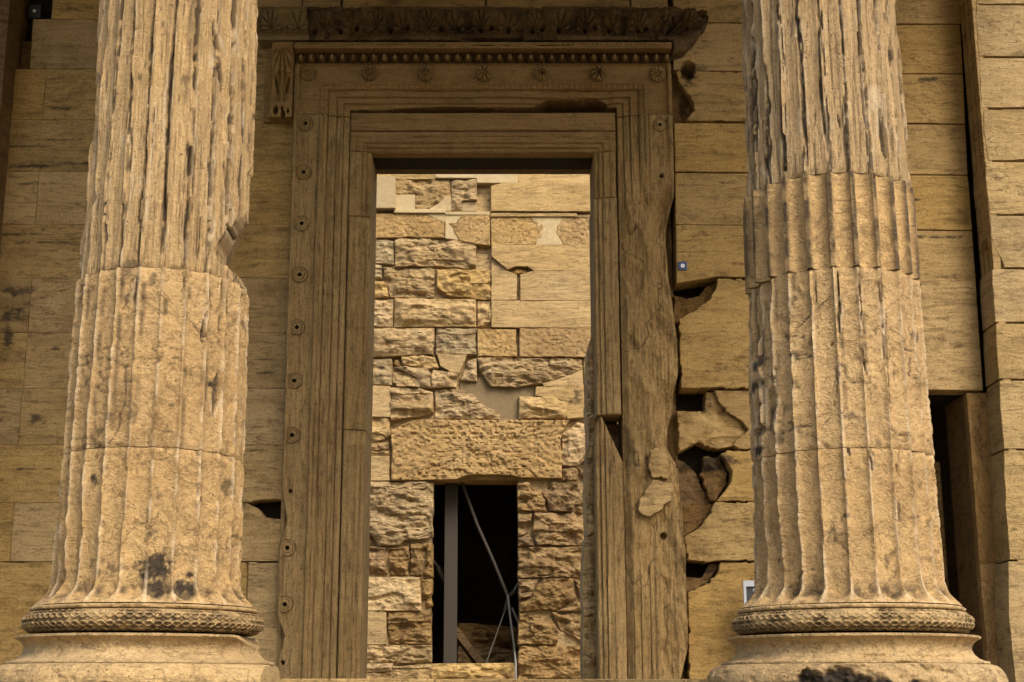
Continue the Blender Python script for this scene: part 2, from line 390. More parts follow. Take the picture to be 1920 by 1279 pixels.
# ================================================================== COLUMNS
def clampside(Xp, Yp, Z, tab, sgn, sd):
    zs = [a for a, b in tab]; xs = [b for a, b in tab]
    lim = np.interp(Z, zs, xs) + .006 * fbm(Z * 18, 0, 0, 3, sd) + .012 * fbm(Z * 16, Xp * 6, 0, 4, sd + 3)
    lim = lim - .22 * np.clip(Yp, 0, 1) * (lim < .37)
    over = np.clip(sgn * Xp - lim, 0, None)
    return Xp - sgn * over * .97
def column(xc, label, sil_l, sil_r, drums, phase, sd, crack_side):
    root = thing('ionic_column', label, 'column', (xc, YC, FLOOR))
    def silh(tab, sgn):
        out = []
        for py, px in tab:
            z = zof(py, YC); out.append((z + EYE, sgn * (xof(px, py, YC) - xc)))
        return sorted(out)
    SL, SR = silh(sil_l, -1), silh(sil_r, 1)
    nth = 24 * 16
    th = np.arange(nth) / nth * 2 * pi            # angle 0 = towards the camera
    def shaft(z0, z1, kind, mat, seed, name='drum', label=None):
        dz = .0085 if z0 < 3.6 + EYE else .06
        n = max(4, int((z1 - z0) / dz)); zz = np.linspace(z0 + .0015, z1 - .0015, n)
        T, Z = np.meshgrid(th, zz)
        zr = Z - EYE
        R = .4165 - .0095 * np.clip(zr, 0, 9) + .0
        R = np.where(zr > 3.6, .4165 - .0095 * 3.6 - .012 * (zr - 3.6), R)
        # apophyge near the foot
        foot = np.clip((.50 - zr) / .15, 0, 1)
        R = R + .075 * foot ** 2.6
        wob = .10 * fbm(T * 0 + np.floor((T - phase) / (pi / 12)) * 5, 0, Z * 9, 3, seed) if kind != 'crisp' else 0
        ph = ((T - phase) / (pi / 12) + wob * .09) % 1.0
        f = 0.5 - np.abs(ph - .5)                  # 0 on the arris, .5 mid flute
        a = R * T
        if kind == 'crisp':
            fw, dep = .10, .038
            er = 0
        elif kind == 'streak':
            fw, dep = .04, .028
            er = 1
        else:
            fw, dep = .035, .025
            er = 1
        u = np.clip((f - fw) / (.5 - fw), 0, 1)
        arc = np.sqrt(np.clip(1 - (1 - u) ** 2, 0, 1))
        cut = np.clip((zr - .364 - .058 * (1 - np.sqrt(np.clip(1 - ((ph - .5) / .5) ** 2, 0, 1)))) / .011, 0, 1)   # round flute ends
        hgt = -(dep + .066 * foot ** 2.6) * arc ** (1.0 if kind == 'crisp' else .85) * sst(0, 1, cut)
        ar = np.clip(1 - f / .16, 0, 1)
        sx, sy = np.sin(T) * R, np.cos(T) * R
        stain_shade = np.zeros_like(T); pale = np.zeros_like(T)
        if kind == 'crisp':
            stain_shade = np.maximum(stain_shade, .50 * (f < fw * 1.25) * sst(-.6, .2, fbm(a * 20, 1, Z * 12, 3, seed + 3)) + .35 * (1 - sst(.02, .22, f)) * 1)
            hgt = hgt + .0016 * fbm(sx * 30, sy * 30, Z * 30, 3, seed) + .002 * sst(.3, .6, vn(a * 9, 0, Z * 55, seed)) * -1 * arc
        elif kind == 'worn':
            chipn = fbm(sx * 26, sy * 26, Z * 17, 4, seed)
            hgt = hgt - ar * .008 * (sst(-.1, .4, chipn) + .12) * (1 - .6 * foot)
            hgt = hgt + .0016 * fbm(sx * 22, sy * 22, Z * 16, 4, seed + 3) - .004 * sst(.35, .7, vn(sx * 45, sy * 45, Z * 45, seed + 4))
            cr = np.abs(fbm(sx * 2.2, sy * 2.2, Z * 2.4, 3, seed + 8)); cr = (1 - sst(0, .012, cr)) * sst(0, .3, vn(sx * 3, sy * 3, Z * 3, seed + 2))
            cr2 = (1 - sst(0, .02, np.abs(fbm(sx * 1.2, sy * 1.2, Z * 5, 4, seed + 28)))) * sst(.05, .3, vn(sx * 4, sy * 4, Z * 3, seed + 22))
            hgt = hgt - .006 * np.maximum(cr, cr2); stain_shade = np.maximum(stain_shade, np.maximum(cr, cr2) * .75)
            pale = np.maximum(pale, .5 * sst(.45, .9, ar) * sst(-.3, .25, vn(sx * 30, sy * 30, Z * 12, seed + 1)))
            dkf = sst(1.1, 1.75, zr + .5 * vn(np.floor((T - phase) / (pi / 12) + .5) * 3.1, 0, Z * 2, seed)) * sst(.25, .6, np.roll(ar, 3, 1))
            stain_shade = np.maximum(stain_shade, .6 * dkf * sst(-.3, .2, vn(sx * 20, sy * 20, Z * 14, seed + 44))); pale = pale * (1 - dkf)
            stain_shade = np.maximum(stain_shade, .75 * sst(-.25, .2, fbm(sx * 16, sy * 16, Z * 16, 4, seed + 40)) * (1 - sst(.40, .46, zr)) * (arc > .3) * sst(.1, .6, cut))
            stain_shade = np.maximum(stain_shade, .6 * sst(.36, .5, fbm(sx * 13, sy * 13, Z * 9, 5, seed + 41, .65)))
            side = sst(.25, .85, crack_side * np.sin(T)) * sst(.1, .5, fbm(sx * 3, sy * 3, Z * 1.5, 3, seed + 12))
            hgt = hgt - .03 * side * (.5 + .5 * ridge(sx * 12, sy * 12, Z * 4, 3, seed + 5))
        else:
            chipn = fbm(sx * 20, sy * 20, Z * 6, 4, seed)
            hgt = hgt - ar * .013 * (sst(-.35, .4, chipn) + .3)
            stz = fbm(a * 34, 0, Z * 1.7, 4, seed + 3, .6)
            hgt = hgt + .0042 * stz + .002 * fbm(a * 80, 0, Z * 5, 3, seed + 4)
            fl_id = np.floor((T - phase) / (pi / 12) + .5)
            cp = ((T - phase) / (pi / 12) + .5) % 1 - .5 + .20 * fbm(fl_id * 3.3, 0, Z * 2.6, 4, seed + 6) + .04
            wd = .045 + .05 * (vn(fl_id * 9.1, 3, Z * 2.2, seed + 19) > .1) + .03 * vn(fl_id, 3, Z * 9, seed + 18)
            crk = (1 - sst(wd * .6, wd * 1.3, np.abs(cp))) * sst(-.32, .05, fbm(fl_id * 7.7, 1, Z * 3.1, 4, seed + 7) + .22)
            hgt = hgt - .018 * crk
            stain_shade = np.maximum(stain_shade, .80 * crk * sst(-.5, .0, vn(a * 60, 0, Z * 22, seed + 9)))
            cp2 = ((T - phase) / (pi / 12)) % 1 - .45 + .25 * fbm(fl_id * 5.3, 4, Z * 2, 3, seed + 16)
            c2 = (1 - sst(.01, .05, np.abs(cp2))) * sst(-.05, .25, fbm(fl_id * 3.1, 9, Z * 2.4, 3, seed + 17))
            hgt = hgt - .006 * c2; stain_shade = np.maximum(stain_shade, .4 * c2)
            pale = np.maximum(pale, .6 * np.exp(-((cp - wd * 1.9) / .035) ** 2) * sst(-.1, .3, vn(fl_id, 0, Z * 8, seed + 33)))
            for q_, (fa, fz) in enumerate(((38, 1.1), (23, .8), (60, 1.6))):
                nl = np.abs(vn(a * fa, q_ * 3.3, Z * fz + .15 * vn(a * 6, 0, Z * 5, seed), seed + 50 + q_))
                ln = (1 - sst(.015, .06, nl)) * sst(.0, .3, vn(a * 7, q_, Z * 2.1, seed + 60 + q_)) * sst(-.3, .2, vn(a * 30, q_, Z * 25, seed + 63))
                stain_shade = np.maximum(stain_shade, .6 * ln); hgt = hgt - .003 * ln
            ed = sst(.5, .95, crack_side * np.sin(T))
            hgt = hgt - .022 * ed * (.5 + .5 * fbm(sx * 9, sy * 9, Z * 2.2, 4, seed + 10))
            pale = np.maximum(pale, .55 * sst(.42, .7, fbm(sx * 14, sy * 14, Z * 5, 3, seed + 20)))
        Rf = R + hgt
        if kind != 'crisp':      # worn joint edges
            ej = np.minimum(Z - z0, z1 - Z)
            Rf = Rf - .006 * (1 - sst(0, .018, ej)) * (.4 + sst(-.2, .5, vn(sx * 14, sy * 14, z0 * 9, seed)))
        Xp = Rf * np.sin(T); Yp = -Rf * np.cos(T)
        if kind != 'crisp':
            Xp = clampside(Xp, Yp, Z, SR, 1, seed); Xp = clampside(Xp, Yp, Z, SL, -1, seed + 1)
        # furrows and cracks with a place of their own: (x0, y0, x1, y1, half width) in the picture
        for (ax, ay, bx, by, wd_) in cuts:
            q_ = []
            for (ux, uy) in ((ax, ay), (bx, by)):
                yy = YC - .35
                for _ in range(3):
                    xx = xof(ux, uy, yy) - xc; yy = YC - math.sqrt(max(.005, .405 ** 2 - min(.4, abs(xx)) ** 2))
                q_.append((xx, zof(uy, yy) + EYE))
            (x0_, z0_), (x1_, z1_) = q_
            if max(z0_, z1_) < z0 or min(z0_, z1_) > z1: continue
            dx_, dz_ = x1_ - x0_, z1_ - z0_; L2 = dx_ * dx_ + dz_ * dz_
            t_ = np.clip(((Xp - x0_) * dx_ + (Z - z0_) * dz_) / L2, 0, 1)
            wv = .006 * fbm(Z * 9, ax, Xp * 4, 4, seed + 90) * min(2., wd_ / 1.5)
            ds = np.hypot(Xp + wv - x0_ - t_ * dx_, Z - z0_ - t_ * dz_) * FPX / 6.5
            ww = wd_ * (.55 + .6 * sst(-.5, .5, vn(Z * 14, ax, 0, seed + 91))) * (.35 + 2.6 * t_ * (1 - t_))
            k_ = (1 - sst(.55, 1.35, ds / np.maximum(ww, .35))) * (Yp < 0)
            rr_ = 1 - .012 * min(3, wd_) * k_ * 1.2; Xp = Xp * rr_; Yp = Yp * rr_
            stain_shade = np.maximum(stain_shade, .8 * k_ * sst(-.75, -.1, vn(Xp * 40, 1, Z * 30, seed + 92)))
            pale = np.maximum(pale, .5 * (1 - sst(.3, 1.1, np.abs(ds / np.maximum(ww, .35) - 2.2))) * (Yp < 0) * sst(0, .4, vn(Xp * 20, 1, Z * 9, seed + 93)) * (wd_ > 2))
        # black lichen patches and other marks given as (picture x, y, radius px)
        for (mx, my, mr) in marks:
            mz = zof(my, YC - .41) + EYE; mxx = xof(mx, my, YC - .41) - xc
            if z0 - .2 < mz < z1 + .2:
                rr = np.hypot(Xp - mxx, (Z - mz) * .9) / (mr * 6.4 / FPX)
                s = (1 - sst(.65, 1.25, rr + 1.5 * fbm(sx * 24, sy * 24, Z * 24, 5, seed + 30, .7))) * (Yp < 0)
                stain_shade = np.maximum(stain_shade, s * .93)
        X2 = np.vstack([Xp[:1] * 0, Xp, Xp[-1:] * 0]); Y2 = np.vstack([Yp[:1] * 0, Yp, Yp[-1:] * 0]); Z2 = np.vstack([Z[:1], Z, Z[-1:]])
        st2, pa2 = [np.vstack([q[:1], q, q[-1:]]) for q in (stain_shade, pale)]
        grid(name, X2 + xc, Y2 + YC, Z2, mat, root, wrap=True, attrs={'stain_shade': st2, 'pale': pa2}, sharp=60, label=label)
    marks = drums['marks']; cuts = drums['cuts']
    for (z0, z1, kind, mat, sd_, lb) in drums['list']:
        shaft(ZW(z0), ZW(z1), kind, mat, sd_, 'drum', lb)
    # guilloche torus
    n1, n2 = 1500, 56
    T, U = np.meshgrid(np.arange(n1) / n1 * 2 * pi, np.linspace(-1, 1, n2))
    al = (U + 0) * pi * .5 * 1.35
    r0, hz = .470, .0455
    fade = sst(-.35, .55, fbm(T * 5, 0, U * 1.5, 3, sd + 3) - .25 + .75 * U)       # worn upper rows
    rel = 0; rows = 4
    v = (U * 1.35 + 1) / 2 * rows; rv = v % 1 - .5; nn = 42
    for k in (0, pi):
        w = .30 * np.sin(T * nn + k)
        rel = np.maximum(rel, np.exp(-((rv - w) / .085) ** 2))
    rel = np.maximum(rel, .9 * np.exp(-(((((T * nn / pi) + .5) % 1 - .5) / .16) ** 2 + (rv / .16) ** 2)))
    er = .0018 * fbm(T * 20, 0, U * 4, 4, sd)
    rad = r0 + .053 * np.cos(al) - .013 * (1 - rel) * (1 - .7 * fade) * sst(-.3, .1, np.cos(al)) + er
    zt = .284 + hz * np.sin(al) + EYE
    rad = np.vstack([rad[:1] * 0 + .3, rad, rad[-1:] * 0 + .3]); zt = np.vstack([zt[:1], zt, zt[-1:]])
    Tt = np.vstack([T[:1], T, T[-1:]])
    gst = np.vstack([0 * T[:1], .75 * (1 - rel) * (1 - .9 * fade) * sst(-.5, .1, fbm(T * 30, 0, U * 4, 3, sd)) , 0 * T[:1]])  # hollows of the braid coloured dark: crust plus painted shade
    grid('guilloche_torus', xc + rad * np.sin(Tt), YC - rad * np.cos(Tt), zt, M_BASE, root, wrap=True, sharp=70, attrs={'stain_shade': gst})
    # ledge under the shaft
    def lathe(prof, name, seed, amp=.003, mods=None, n1=900, mat=M_BASE):
        pr = []
        for (a, b) in zip(prof[:-1], prof[1:]):
            m = max(2, int(math.hypot(b[0] - a[0], b[1] - a[1]) / .005))
            for i in range(m): pr.append((a[0] + (b[0] - a[0]) * i / m, a[1] + (b[1] - a[1]) * i / m))
        pr.append(prof[-1]); pr = np.array(pr)
        T, Rr = np.meshgrid(np.arange(n1) / n1 * 2 * pi, pr[:, 0]); Zz = np.repeat(pr[:, 1:2] + EYE, n1, 1)
        sx, sy = np.sin(T) * .5, np.cos(T) * .5
        Rr = Rr + amp * fbm(sx * 14, sy * 14, Zz * 20, 4, seed) - amp * 1.5 * sst(.3, .7, vn(sx * 30, sy * 30, Zz * 40, seed + 1))
        Xp, Yp, Zp = Rr * np.sin(T), -Rr * np.cos(T), Zz
        stain_shade = np.zeros_like(T)
        if mods: Xp, Yp, Zp, stain_shade = mods(Xp, Yp, Zp, stain_shade)
        grid(name, xc + Xp, YC + Yp, Zp, mat, root, wrap=True, attrs={'stain_shade': stain_shade}, sharp=65)
    lathe([(.3, .349), (.483, .349), (.490, .345), (.490, .336), (.484, .331), (.3, .331)], 'fillet', sd + 5, .003)
    lathe(drums['scotia'], 'scotia', sd + 6, .0035, drums.get('mod_scotia'))
    lathe(drums['torus'], 'lower_torus', sd + 7, .005, drums.get('mod_torus'))
    # capital, above the picture
    cp = MB()
    cp.box(xc - .44, xc + .44, YC - .42, YC + .42, ZW(7.0), ZW(7.12))
    for s in (-1, 1):
        for yy in (-1,):
            pts = [(xc + s * .43 + .17 * (1 - t / 26) * cos(t * .6), YC - .40, ZW(6.9) + .17 * (1 - t / 26) * sin(t * .6)) for t in range(24)]
            cp.tube(pts, .025)
        cp.box(xc + s * .43 - .12, xc + s * .43 + .12, YC - .38, YC + .38, ZW(6.78), ZW(7.0))
    cp.build('capital', M_BASE, root, bevel=.02)
    return root

SCOT = [(.3, .222), (.50, .222), (.528, .228), (.541, .226), (.541, .217), (.528, .211), (.512, .198), (.503, .184), (.502, .168), (.510, .150), (.528, .133), (.548, .124), (.566, .121), (.572, .118), (.572, .110), (.3, .110)]
LTOR = [(.3, .108), (.575, .108), (.600, .102), (.620, .086), (.633, .064), (.638, .040), (.634, .012), (.622, -.012), (.605, -.029), (.3, -.029)]
def L_scot(X, Y, Z, s):      # broken right side: a diagonal fracture
    lim = np.interp(Z - EYE, [.105, .16, .22, .235], [.575, .53, .455, .44]) + .006 * fbm(Z * 20, Y * 8, 0, 3, 3)
    over = np.clip(X - lim, 0, None); return X - over * .95, Y, Z, s
def L_tor(X, Y, Z, s):
    over = np.clip(X - (.565 + .01 * fbm(Z * 9, Y * 5, 0, 3, 5)), 0, None); X = X - over * .9
    c = (1 - sst(0, .018, np.abs(fbm(X * 1.5, Y * 1.5, (Z - EYE) * 8 + .1, 3, 77)))) * (Y < 0)
    return X, Y, Z, np.maximum(s, c * .45)
def R_tor(X, Y, Z, s):       # front smashed away, hollow with black crust
    rr = np.hypot((X + .21) / .15, (Z - EYE - .02) / .075)
    n = fbm(X * 16, Y * 4, Z * 16, 4, 12)
    k = (1 - sst(.7, 1.1, rr + .5 * n)) * (Y < 0)
    k2 = (1 - sst(.55, 1.0, np.hypot((X - .0) / .34, (Z - EYE - .05) / .09) + .35 * n)) * (Y < 0)
    Y = Y + .035 * k2 * (1 + n) + .03 * k * (1 + .8 * fbm(X * 40, 0, Z * 40, 3, 9))
    for (a, b, r) in ((-.03, .012, .04), (-.36, .0, .045), (.10, .03, .02), (.02, -.01, .02)):
        k = np.maximum(k, (1 - sst(.6, 1.1, np.hypot(X - a, Z - EYE - b) / r + .6 * n)) * (Y < 0))
    return X, Y, Z, np.maximum(s, k * .95)
def R_scot(X, Y, Z, s):
    n = fbm(X * 12, 0, Z * 12, 4, 15)
    zr = Z - EYE
    k = (1 - sst(.118, .150, zr + .02 * n)) * sst(-.16, -.05, X) * (1 - sst(.30, .42, X)) * (Y < 0)
    return X, Y + .03 * k * (1 + .6 * n), Z, s
left_sil_l = [(-60, 196), (0, 193), (60, 188), (100, 180), (150, 172), (250, 165), (300, 160), (350, 157), (400, 153), (440, 150), (480, 147), (500, 144), (520, 142), (560, 140), (620, 137), (700, 131), (770, 130), (830, 124), (850, 117), (900, 117), (950, 114), (1000, 112), (1020, 107), (1060, 100), (1100, 80), (1150, 20)]
left_sil_r = [(-60, 489), (0, 488), (60, 487), (150, 485), (250, 483), (300, 478), (350, 471), (400, 466), (420, 460), (440, 450), (460, 438), (480, 426), (500, 421), (516, 422), (524, 440), (532, 455), (560, 462), (600, 463), (650, 461), (700, 458), (770, 458), (830, 455), (850, 450), (900, 455), (1000, 456), (1060, 460), (1100, 480), (1150, 540)]
column(-1.564, 'weathered fluted marble column left of the doorway, notched on its right side', left_sil_l, left_sil_r,
       dict(marks=[(289, 1068, 24), (293, 1100, 15), (330, 1100, 10), (347, 1101, 11), (345, 1074, 6), (378, 708, 7), (170, 895, 9)], cuts=[(395, 25, 408, 115, 4), (408, 115, 411, 165, 3), (436, 40, 424, 330, 3.5), (396, 220, 386, 480, 3), (247, 0, 240, 110, 2.5), (243, 110, 232, 240, 2), (212, 60, 203, 270, 3), (205, 260, 192, 420, 2.5), (283, 20, 274, 200, 2.5), (272, 200, 268, 330, 2), (320, 80, 305, 330, 3), (303, 350, 300, 472, 4), (262, 330, 258, 490, 3), (362, 120, 358, 160, 3), (352, 250, 348, 330, 2.5), (375, 0, 360, 110, 2), (423, 300, 420, 470, 3.5), (345, 390, 344, 492, 2.5), (372, 400, 368, 490, 2), (180, 330, 172, 480, 2), (228, 380, 222, 492, 3), (368, 895, 371, 950, 1.6), (215, 545, 212, 590, 2), (252, 520, 250, 570, 2.5), (382, 560, 378, 640, 3), (408, 690, 398, 780, 4), (412, 520, 408, 640, 3), (290, 640, 330, 655, .8), (300, 665, 372, 678, .9), (150, 715, 170, 725, .8), (205, 716, 285, 712, 1)],
            list=[(.352, 1.012, 'worn', M_COL, 11, 'lowest drum with worn flutes and black lichen patch'), (1.012, 1.813, 'worn', M_COL, 21, None),
                  (1.813, 3.7, 'streak', M_COLS, 31, 'upper drum with deep vertical streaks'), (3.7, 6.8, 'crisp', M_COLS, 41, None)],
            scotia=SCOT, torus=LTOR, mod_scotia=L_scot, mod_torus=L_tor), radians(-2.3), 100, -1)
right_sil_l = [(-60, 1380), (0, 1382), (60, 1385), (100, 1389), (200, 1391), (300, 1393), (340, 1396), (530, 1398), (545, 1402), (600, 1403), (700, 1407), (800, 1412), (850, 1415), (900, 1417), (1000, 1419), (1050, 1419), (1100, 1400), (1150, 1330)]
right_sil_r = [(-60, 1668), (0, 1672), (40, 1675), (60, 1680), (70, 1686), (200, 1692), (300, 1697), (320, 1702), (520, 1716), (600, 1722), (700, 1728), (800, 1737), (850, 1742), (900, 1747), (1000, 1757), (1050, 1764), (1100, 1790), (1150, 1860)]
column(1.547, 'marble column right of the doorway with one crisp newly cut fluted band', right_sil_l, right_sil_r,
       dict(marks=[(1592, 966, 6), (1588, 888, 6), (1636, 876, 5), (1440, 830, 9), (1434, 740, 10), (1440, 690, 12), (1448, 650, 9), (1447, 820, 10)], cuts=[(1611, 55, 1622, 130, 4), (1622, 120, 1641, 335, 3), (1578, 0, 1588, 150, 2.5), (1588, 150, 1600, 325, 3), (1540, 0, 1548, 140, 2.5), (1548, 140, 1560, 318, 3), (1655, 200, 1665, 295, 4.5), (1680, 232, 1684, 285, 5), (1500, 20, 1510, 150, 2.5), (1508, 130, 1515, 312, 3), (1462, 0, 1474, 140, 2.5), (1440, 130, 1446, 320, 4), (1472, 180, 1478, 316, 3), (1420, 40, 1424, 300, 3), (1406, 100, 1410, 340, 3), (1578, 210, 1579, 232, 3), (1490, 622, 1526, 585, 1.2), (1526, 585, 1560, 552, 1), (1446, 1046, 1505, 1054, 1.5), (1505, 1054, 1575, 1062, 1.2), (1575, 505, 1577, 560, 3), (1572, 560, 1576, 622, 3), (1610, 510, 1618, 600, 2.5), (1650, 520, 1662, 690, 2.5), (1530, 510, 1534, 620, 2), (1565, 640, 1560, 650, 2), (1575, 690, 1565, 770, 1.2), (1560, 780, 1542, 800, 1), (1665, 640, 1672, 790, 2), (1618, 630, 1626, 700, 2.5), (1432, 600, 1438, 700, 3), (1455, 690, 1450, 800, 4), (1436, 720, 1430, 830, 4), (1592, 840, 1596, 850, 5), (1628, 845, 1640, 880, 2.5), (1680, 870, 1688, 895, 3)],
            list=[(.352, 1.008, 'worn', M_COL, 51, None), (1.008, 1.813, 'worn', M_COL, 61, None),
                  (1.813, 2.255, 'crisp', M_COL, 71, 'replacement drum section with crisp flutes'), (2.255, 3.7, 'streak', M_COLS, 81, None), (3.7, 6.8, 'crisp', M_COLS, 91, None)],
            scotia=SCOT, torus=LTOR, mod_scotia=R_scot, mod_torus=R_tor), radians(3.2), 200, -1)

# ================================================================== PORCH ROOF (above the picture; shades the wall)
rf = thing('porch_roof', 'marble entablature and coffered ceiling carried by the porch columns', 'roof', (0, YC, ZW(7.1)))
MB().box(-5.3, 5.3, YC - .42, YC + .42, ZW(7.12), ZW(8.4)).build('architrave', M_BASE, rf)
c_ = MB().box(-5.3, 5.3, YC + .42, YN + .6, ZW(8.1), ZW(8.4))
for i in range(6): c_.box(-5 + i * 1.9, -4.7 + i * 1.9, YC + .45, YN - .05, ZW(7.85), ZW(8.095))
c_.build('ceiling', M_BASE, rf)

# ================================================================== NORTH WALL
nw = thing('north_wall', 'tall ashlar marble wall behind the two columns around the doorway', 'wall', (0, YN, FLOOR))
LM = mk([(30, 440, 60, 2.5), (90, 455, 60, 2), (60, 345, 45, 1.6), (40, 275, 60, 2), (120, 262, 40, 1.6), (500, 700, 26, 2), (495, 675, 24, 1.6), (480, 845, 20, 2), (60, 880, 40, 2), (28, 545, 32, 9), (24, 588, 22, 12), (15, 630, 10, 25), (60, 312, 60, 4), (140, 307, 40, 3), (120, 205, 22, 4), (100, 655, 14, 3), (65, 785, 10, 14), (560, 437, 14, 3)], YN)
RM = mk([(1302, 758, 26, 20), (1300, 541, 16, 10), (1330, 862, 50, 18), (1292, 868, 25, 12), (1312, 1068, 24, 12), (1595, 144, 14, 5), (1740, 150, 20, 6), (1290, 148, 14, 18), (1283, 190, 10, 30), (1765, 445, 70, 3), (1712, 375, 20, 3)], YN)
zk = lambda k: ZW(5.217 - .515 * k)
XL0 = -4.62
joints = {-5: [-3.2, -1.2], -4: [-2.6], -3: [xof(97, 20, YN), -2.5], -2: [-2.9], -1: [xof(83, 180, YN), -2.7], 0: [-3.3], 1: [xof(70, 370, YN), -2.6], 2: [-3.0], 3: [xof(56, 570, YN), -2.55],
          4: [xof(48, 670, YN), -3.1], 5: [xof(38, 780, YN), -2.7], 6: [-2.8], 7: [xof(22, 1000, YN), -2.9]}
for k, js in joints.items():
    xs = [XL0] + js + [-1.90 if k >= 0 else -1.90]
    for a, b in zip(xs[:-1], xs[1:]):
        if k == 6 and b > -2: pts = [(a + .003, zk(7) + .003), (-2.2, zk(7) + .003), (-2.16, zk(7) + .02), (-1.97, zk(7) + .035), (-1.90, zk(7) + .02), (b, zk(6) - .003), (a + .003, zk(6) - .003)]
        elif k == 7 and b > -2: pts = [(a + .003, zk(8) + .003), (b, zk(8) + .003), (b, zk(7) - .15), (-2.06, zk(7) - .13), (-2.13, zk(7) - .05), (-2.2, zk(7) - .02), (-2.22, zk(7) - .006), (a + .003, zk(7) - .006)]
        elif k == -2 and a == XL0:      # socket cut in the upper left corner
            x1 = xof(60, 80, YN)
            pts = [(x1, zk(-1) + .003), (b - .003, zk(-1) + .003), (b - .003, zk(-2) - .003), (x1 - .01, zk(-2) - .003)]
            stone(rect(a, x1 - .27, zk(-1), zk(-2)), YN, M_WALL, nw, .3, rough=.003)
            stone(rect(x1 - .26, x1 - .008, zk(-1) + .01, zk(-2) - .16), YN + .14, M_CAV, nw, .15, rough=.01)
        elif k == -3 and a == XL0:
            stone(rect(a, xof(26, 10, YN), zk(k + 1), zk(k)), YN, M_WALL, nw, .3); continue
        else: pts = rect(a, b, zk(k + 1), zk(k))
        hl = ()
        if k == -1 and a == XL0: hl = [(xof(18, 190, YN), zof(188, YN) + EYE, .028, .17, .12)]
        stone(pts, YN + random.uniform(0, .004), M_WALL, nw, .3, rough=.003, res=.022, chip=.001, bev=.0028, holes=hl, marks=LM)
stone(rect(XL0, -2.2, FLOOR, zk(8)), YN + .003, M_SG if False else M_WALL, nw, .3, rough=.009, res=.025)
stone(rect(-2.2, -1.90, FLOOR, zk(8)), YN, M_WALL, nw, .3, rough=.006)
# above the doorway
for k in (-5, -4, -3, -2, -1):
    if k >= -2: stone(rect(-1.90, 1.62, zk(k + 1) if k < -1 else ZW(5.47), zk(k)), YN + .02, M_WALL, nw, .28)
    else:
        xs = [-1.9, xof(640, 5, YN), xof(911, 5, YN), xof(1182, 5, YN), 1.62] if k % 2 else [-1.9, -.7, .7, 1.62]
        for a, b in zip(xs[:-1], xs[1:]): stone(rect(a, b, zk(k + 1), zk(k), .004), YN, M_WALL, nw, .3)
# right of the doorway: (outline, set-back, material, roughness)
_H1 = [(xof(1290, 132, YN), zof(132, YN) + EYE, .062, .092, .25)]
XA = 4.416
RW = [
 ('1262,-180 1560,-180 1560,45 1262,41', 0, M_WALL, .004, {}), ('1562,-180 1830,-180 1801,45 1562,45', 0, M_WALL, .004, {}),
 ('1262,43 1560,47 1560,136 1262,132', 0, M_WALL, .004, {}),
 ('1268,133.5 1560,138 1560,229 1283,227 1302,208 1300,190 1286,172 1272,152', 0, M_WALL, .004, dict(jag=True)),
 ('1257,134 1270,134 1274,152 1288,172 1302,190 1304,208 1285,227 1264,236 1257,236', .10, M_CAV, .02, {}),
 ('1264,231 1380,232 1560,233 1560,324 1266,322', 0, M_WALL, .005, {}),
 ('1266,325 1560,327 1560,425 1267,421', 0, M_WALL, .003, {}),
 ('1267,424 1560,428 1560,526 1345,521 1268,533', -.035, M_WALL, .004, {}),
 ('1345,525 1560,529 1560,731 1277,729 1272,602 1300,585 1325,568 1338,550', -.03, M_WALL, .004, dict(jag=True)),
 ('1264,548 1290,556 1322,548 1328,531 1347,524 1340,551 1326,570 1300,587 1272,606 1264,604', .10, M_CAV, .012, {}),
 ('1340,733 1560,735 1560,843 1385,842 1372,836 1404,805 1392,790 1362,772 1346,750', 0, M_WALL, .006, dict(jag=True)),
 ('1272,768 1323,769 1326,733 1341,734 1348,752 1364,773 1394,791 1405,806 1373,837 1335,840 1312,826 1274,846', .06, M_WALL, .02, dict(jag=True, bulge=.03)),
 ('1362,845 1560,845 1560,941 1345,940 1369,905 1372,880 1352,852', 0, M_WALL, .005, dict(jag=True)),
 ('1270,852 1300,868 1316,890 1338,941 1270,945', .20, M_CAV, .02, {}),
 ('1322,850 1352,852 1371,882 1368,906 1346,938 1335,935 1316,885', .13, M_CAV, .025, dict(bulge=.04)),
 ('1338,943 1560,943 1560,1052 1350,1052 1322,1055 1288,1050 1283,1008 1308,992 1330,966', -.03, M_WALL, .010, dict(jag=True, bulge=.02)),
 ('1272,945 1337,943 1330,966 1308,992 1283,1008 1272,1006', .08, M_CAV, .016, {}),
 ('1352,1055 1560,1055 1560,1300 1293,1300 1290,1112 1330,1092 1345,1072', 0, M_WALL, .008, dict(jag=True)),
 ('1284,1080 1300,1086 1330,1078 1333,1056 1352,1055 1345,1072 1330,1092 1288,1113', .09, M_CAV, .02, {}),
 ('1562,47 1801,47 1806,138 1562,137', .002, M_WALL, .004, {}), ('1562,139 1806,140 1810,232 1562,230', .001, M_WALL, .004, {}),
 ('1562,233 1810,234 1815,328 1562,325', .003, M_WALL, .004, {}), ('1562,328 1815,330 1823,432 1562,428', 0, M_WALL, .004, {}),
 ('1562,431 1823,434 1830,530 1562,527', .002, M_WALL, .004, {}), ('1562,529 1730,531 1828,528 1842,733 1562,732', -.02, M_WALL, .004, {}),
]
for s, dy, mat, rg, kw in RW:
    hl = _H1 if s[:7] in ('1262,43', '1268,13') else ()
    stone(pix(s, YN), YN + dy, mat, nw, .3 - dy if dy > 0 else .3, rough=rg, res=.012 if hl else .022, chip=.004 if mat is M_CAV else .0012, bev=.008 if rg > .006 else .004, holes=hl, marks=RM, **kw)
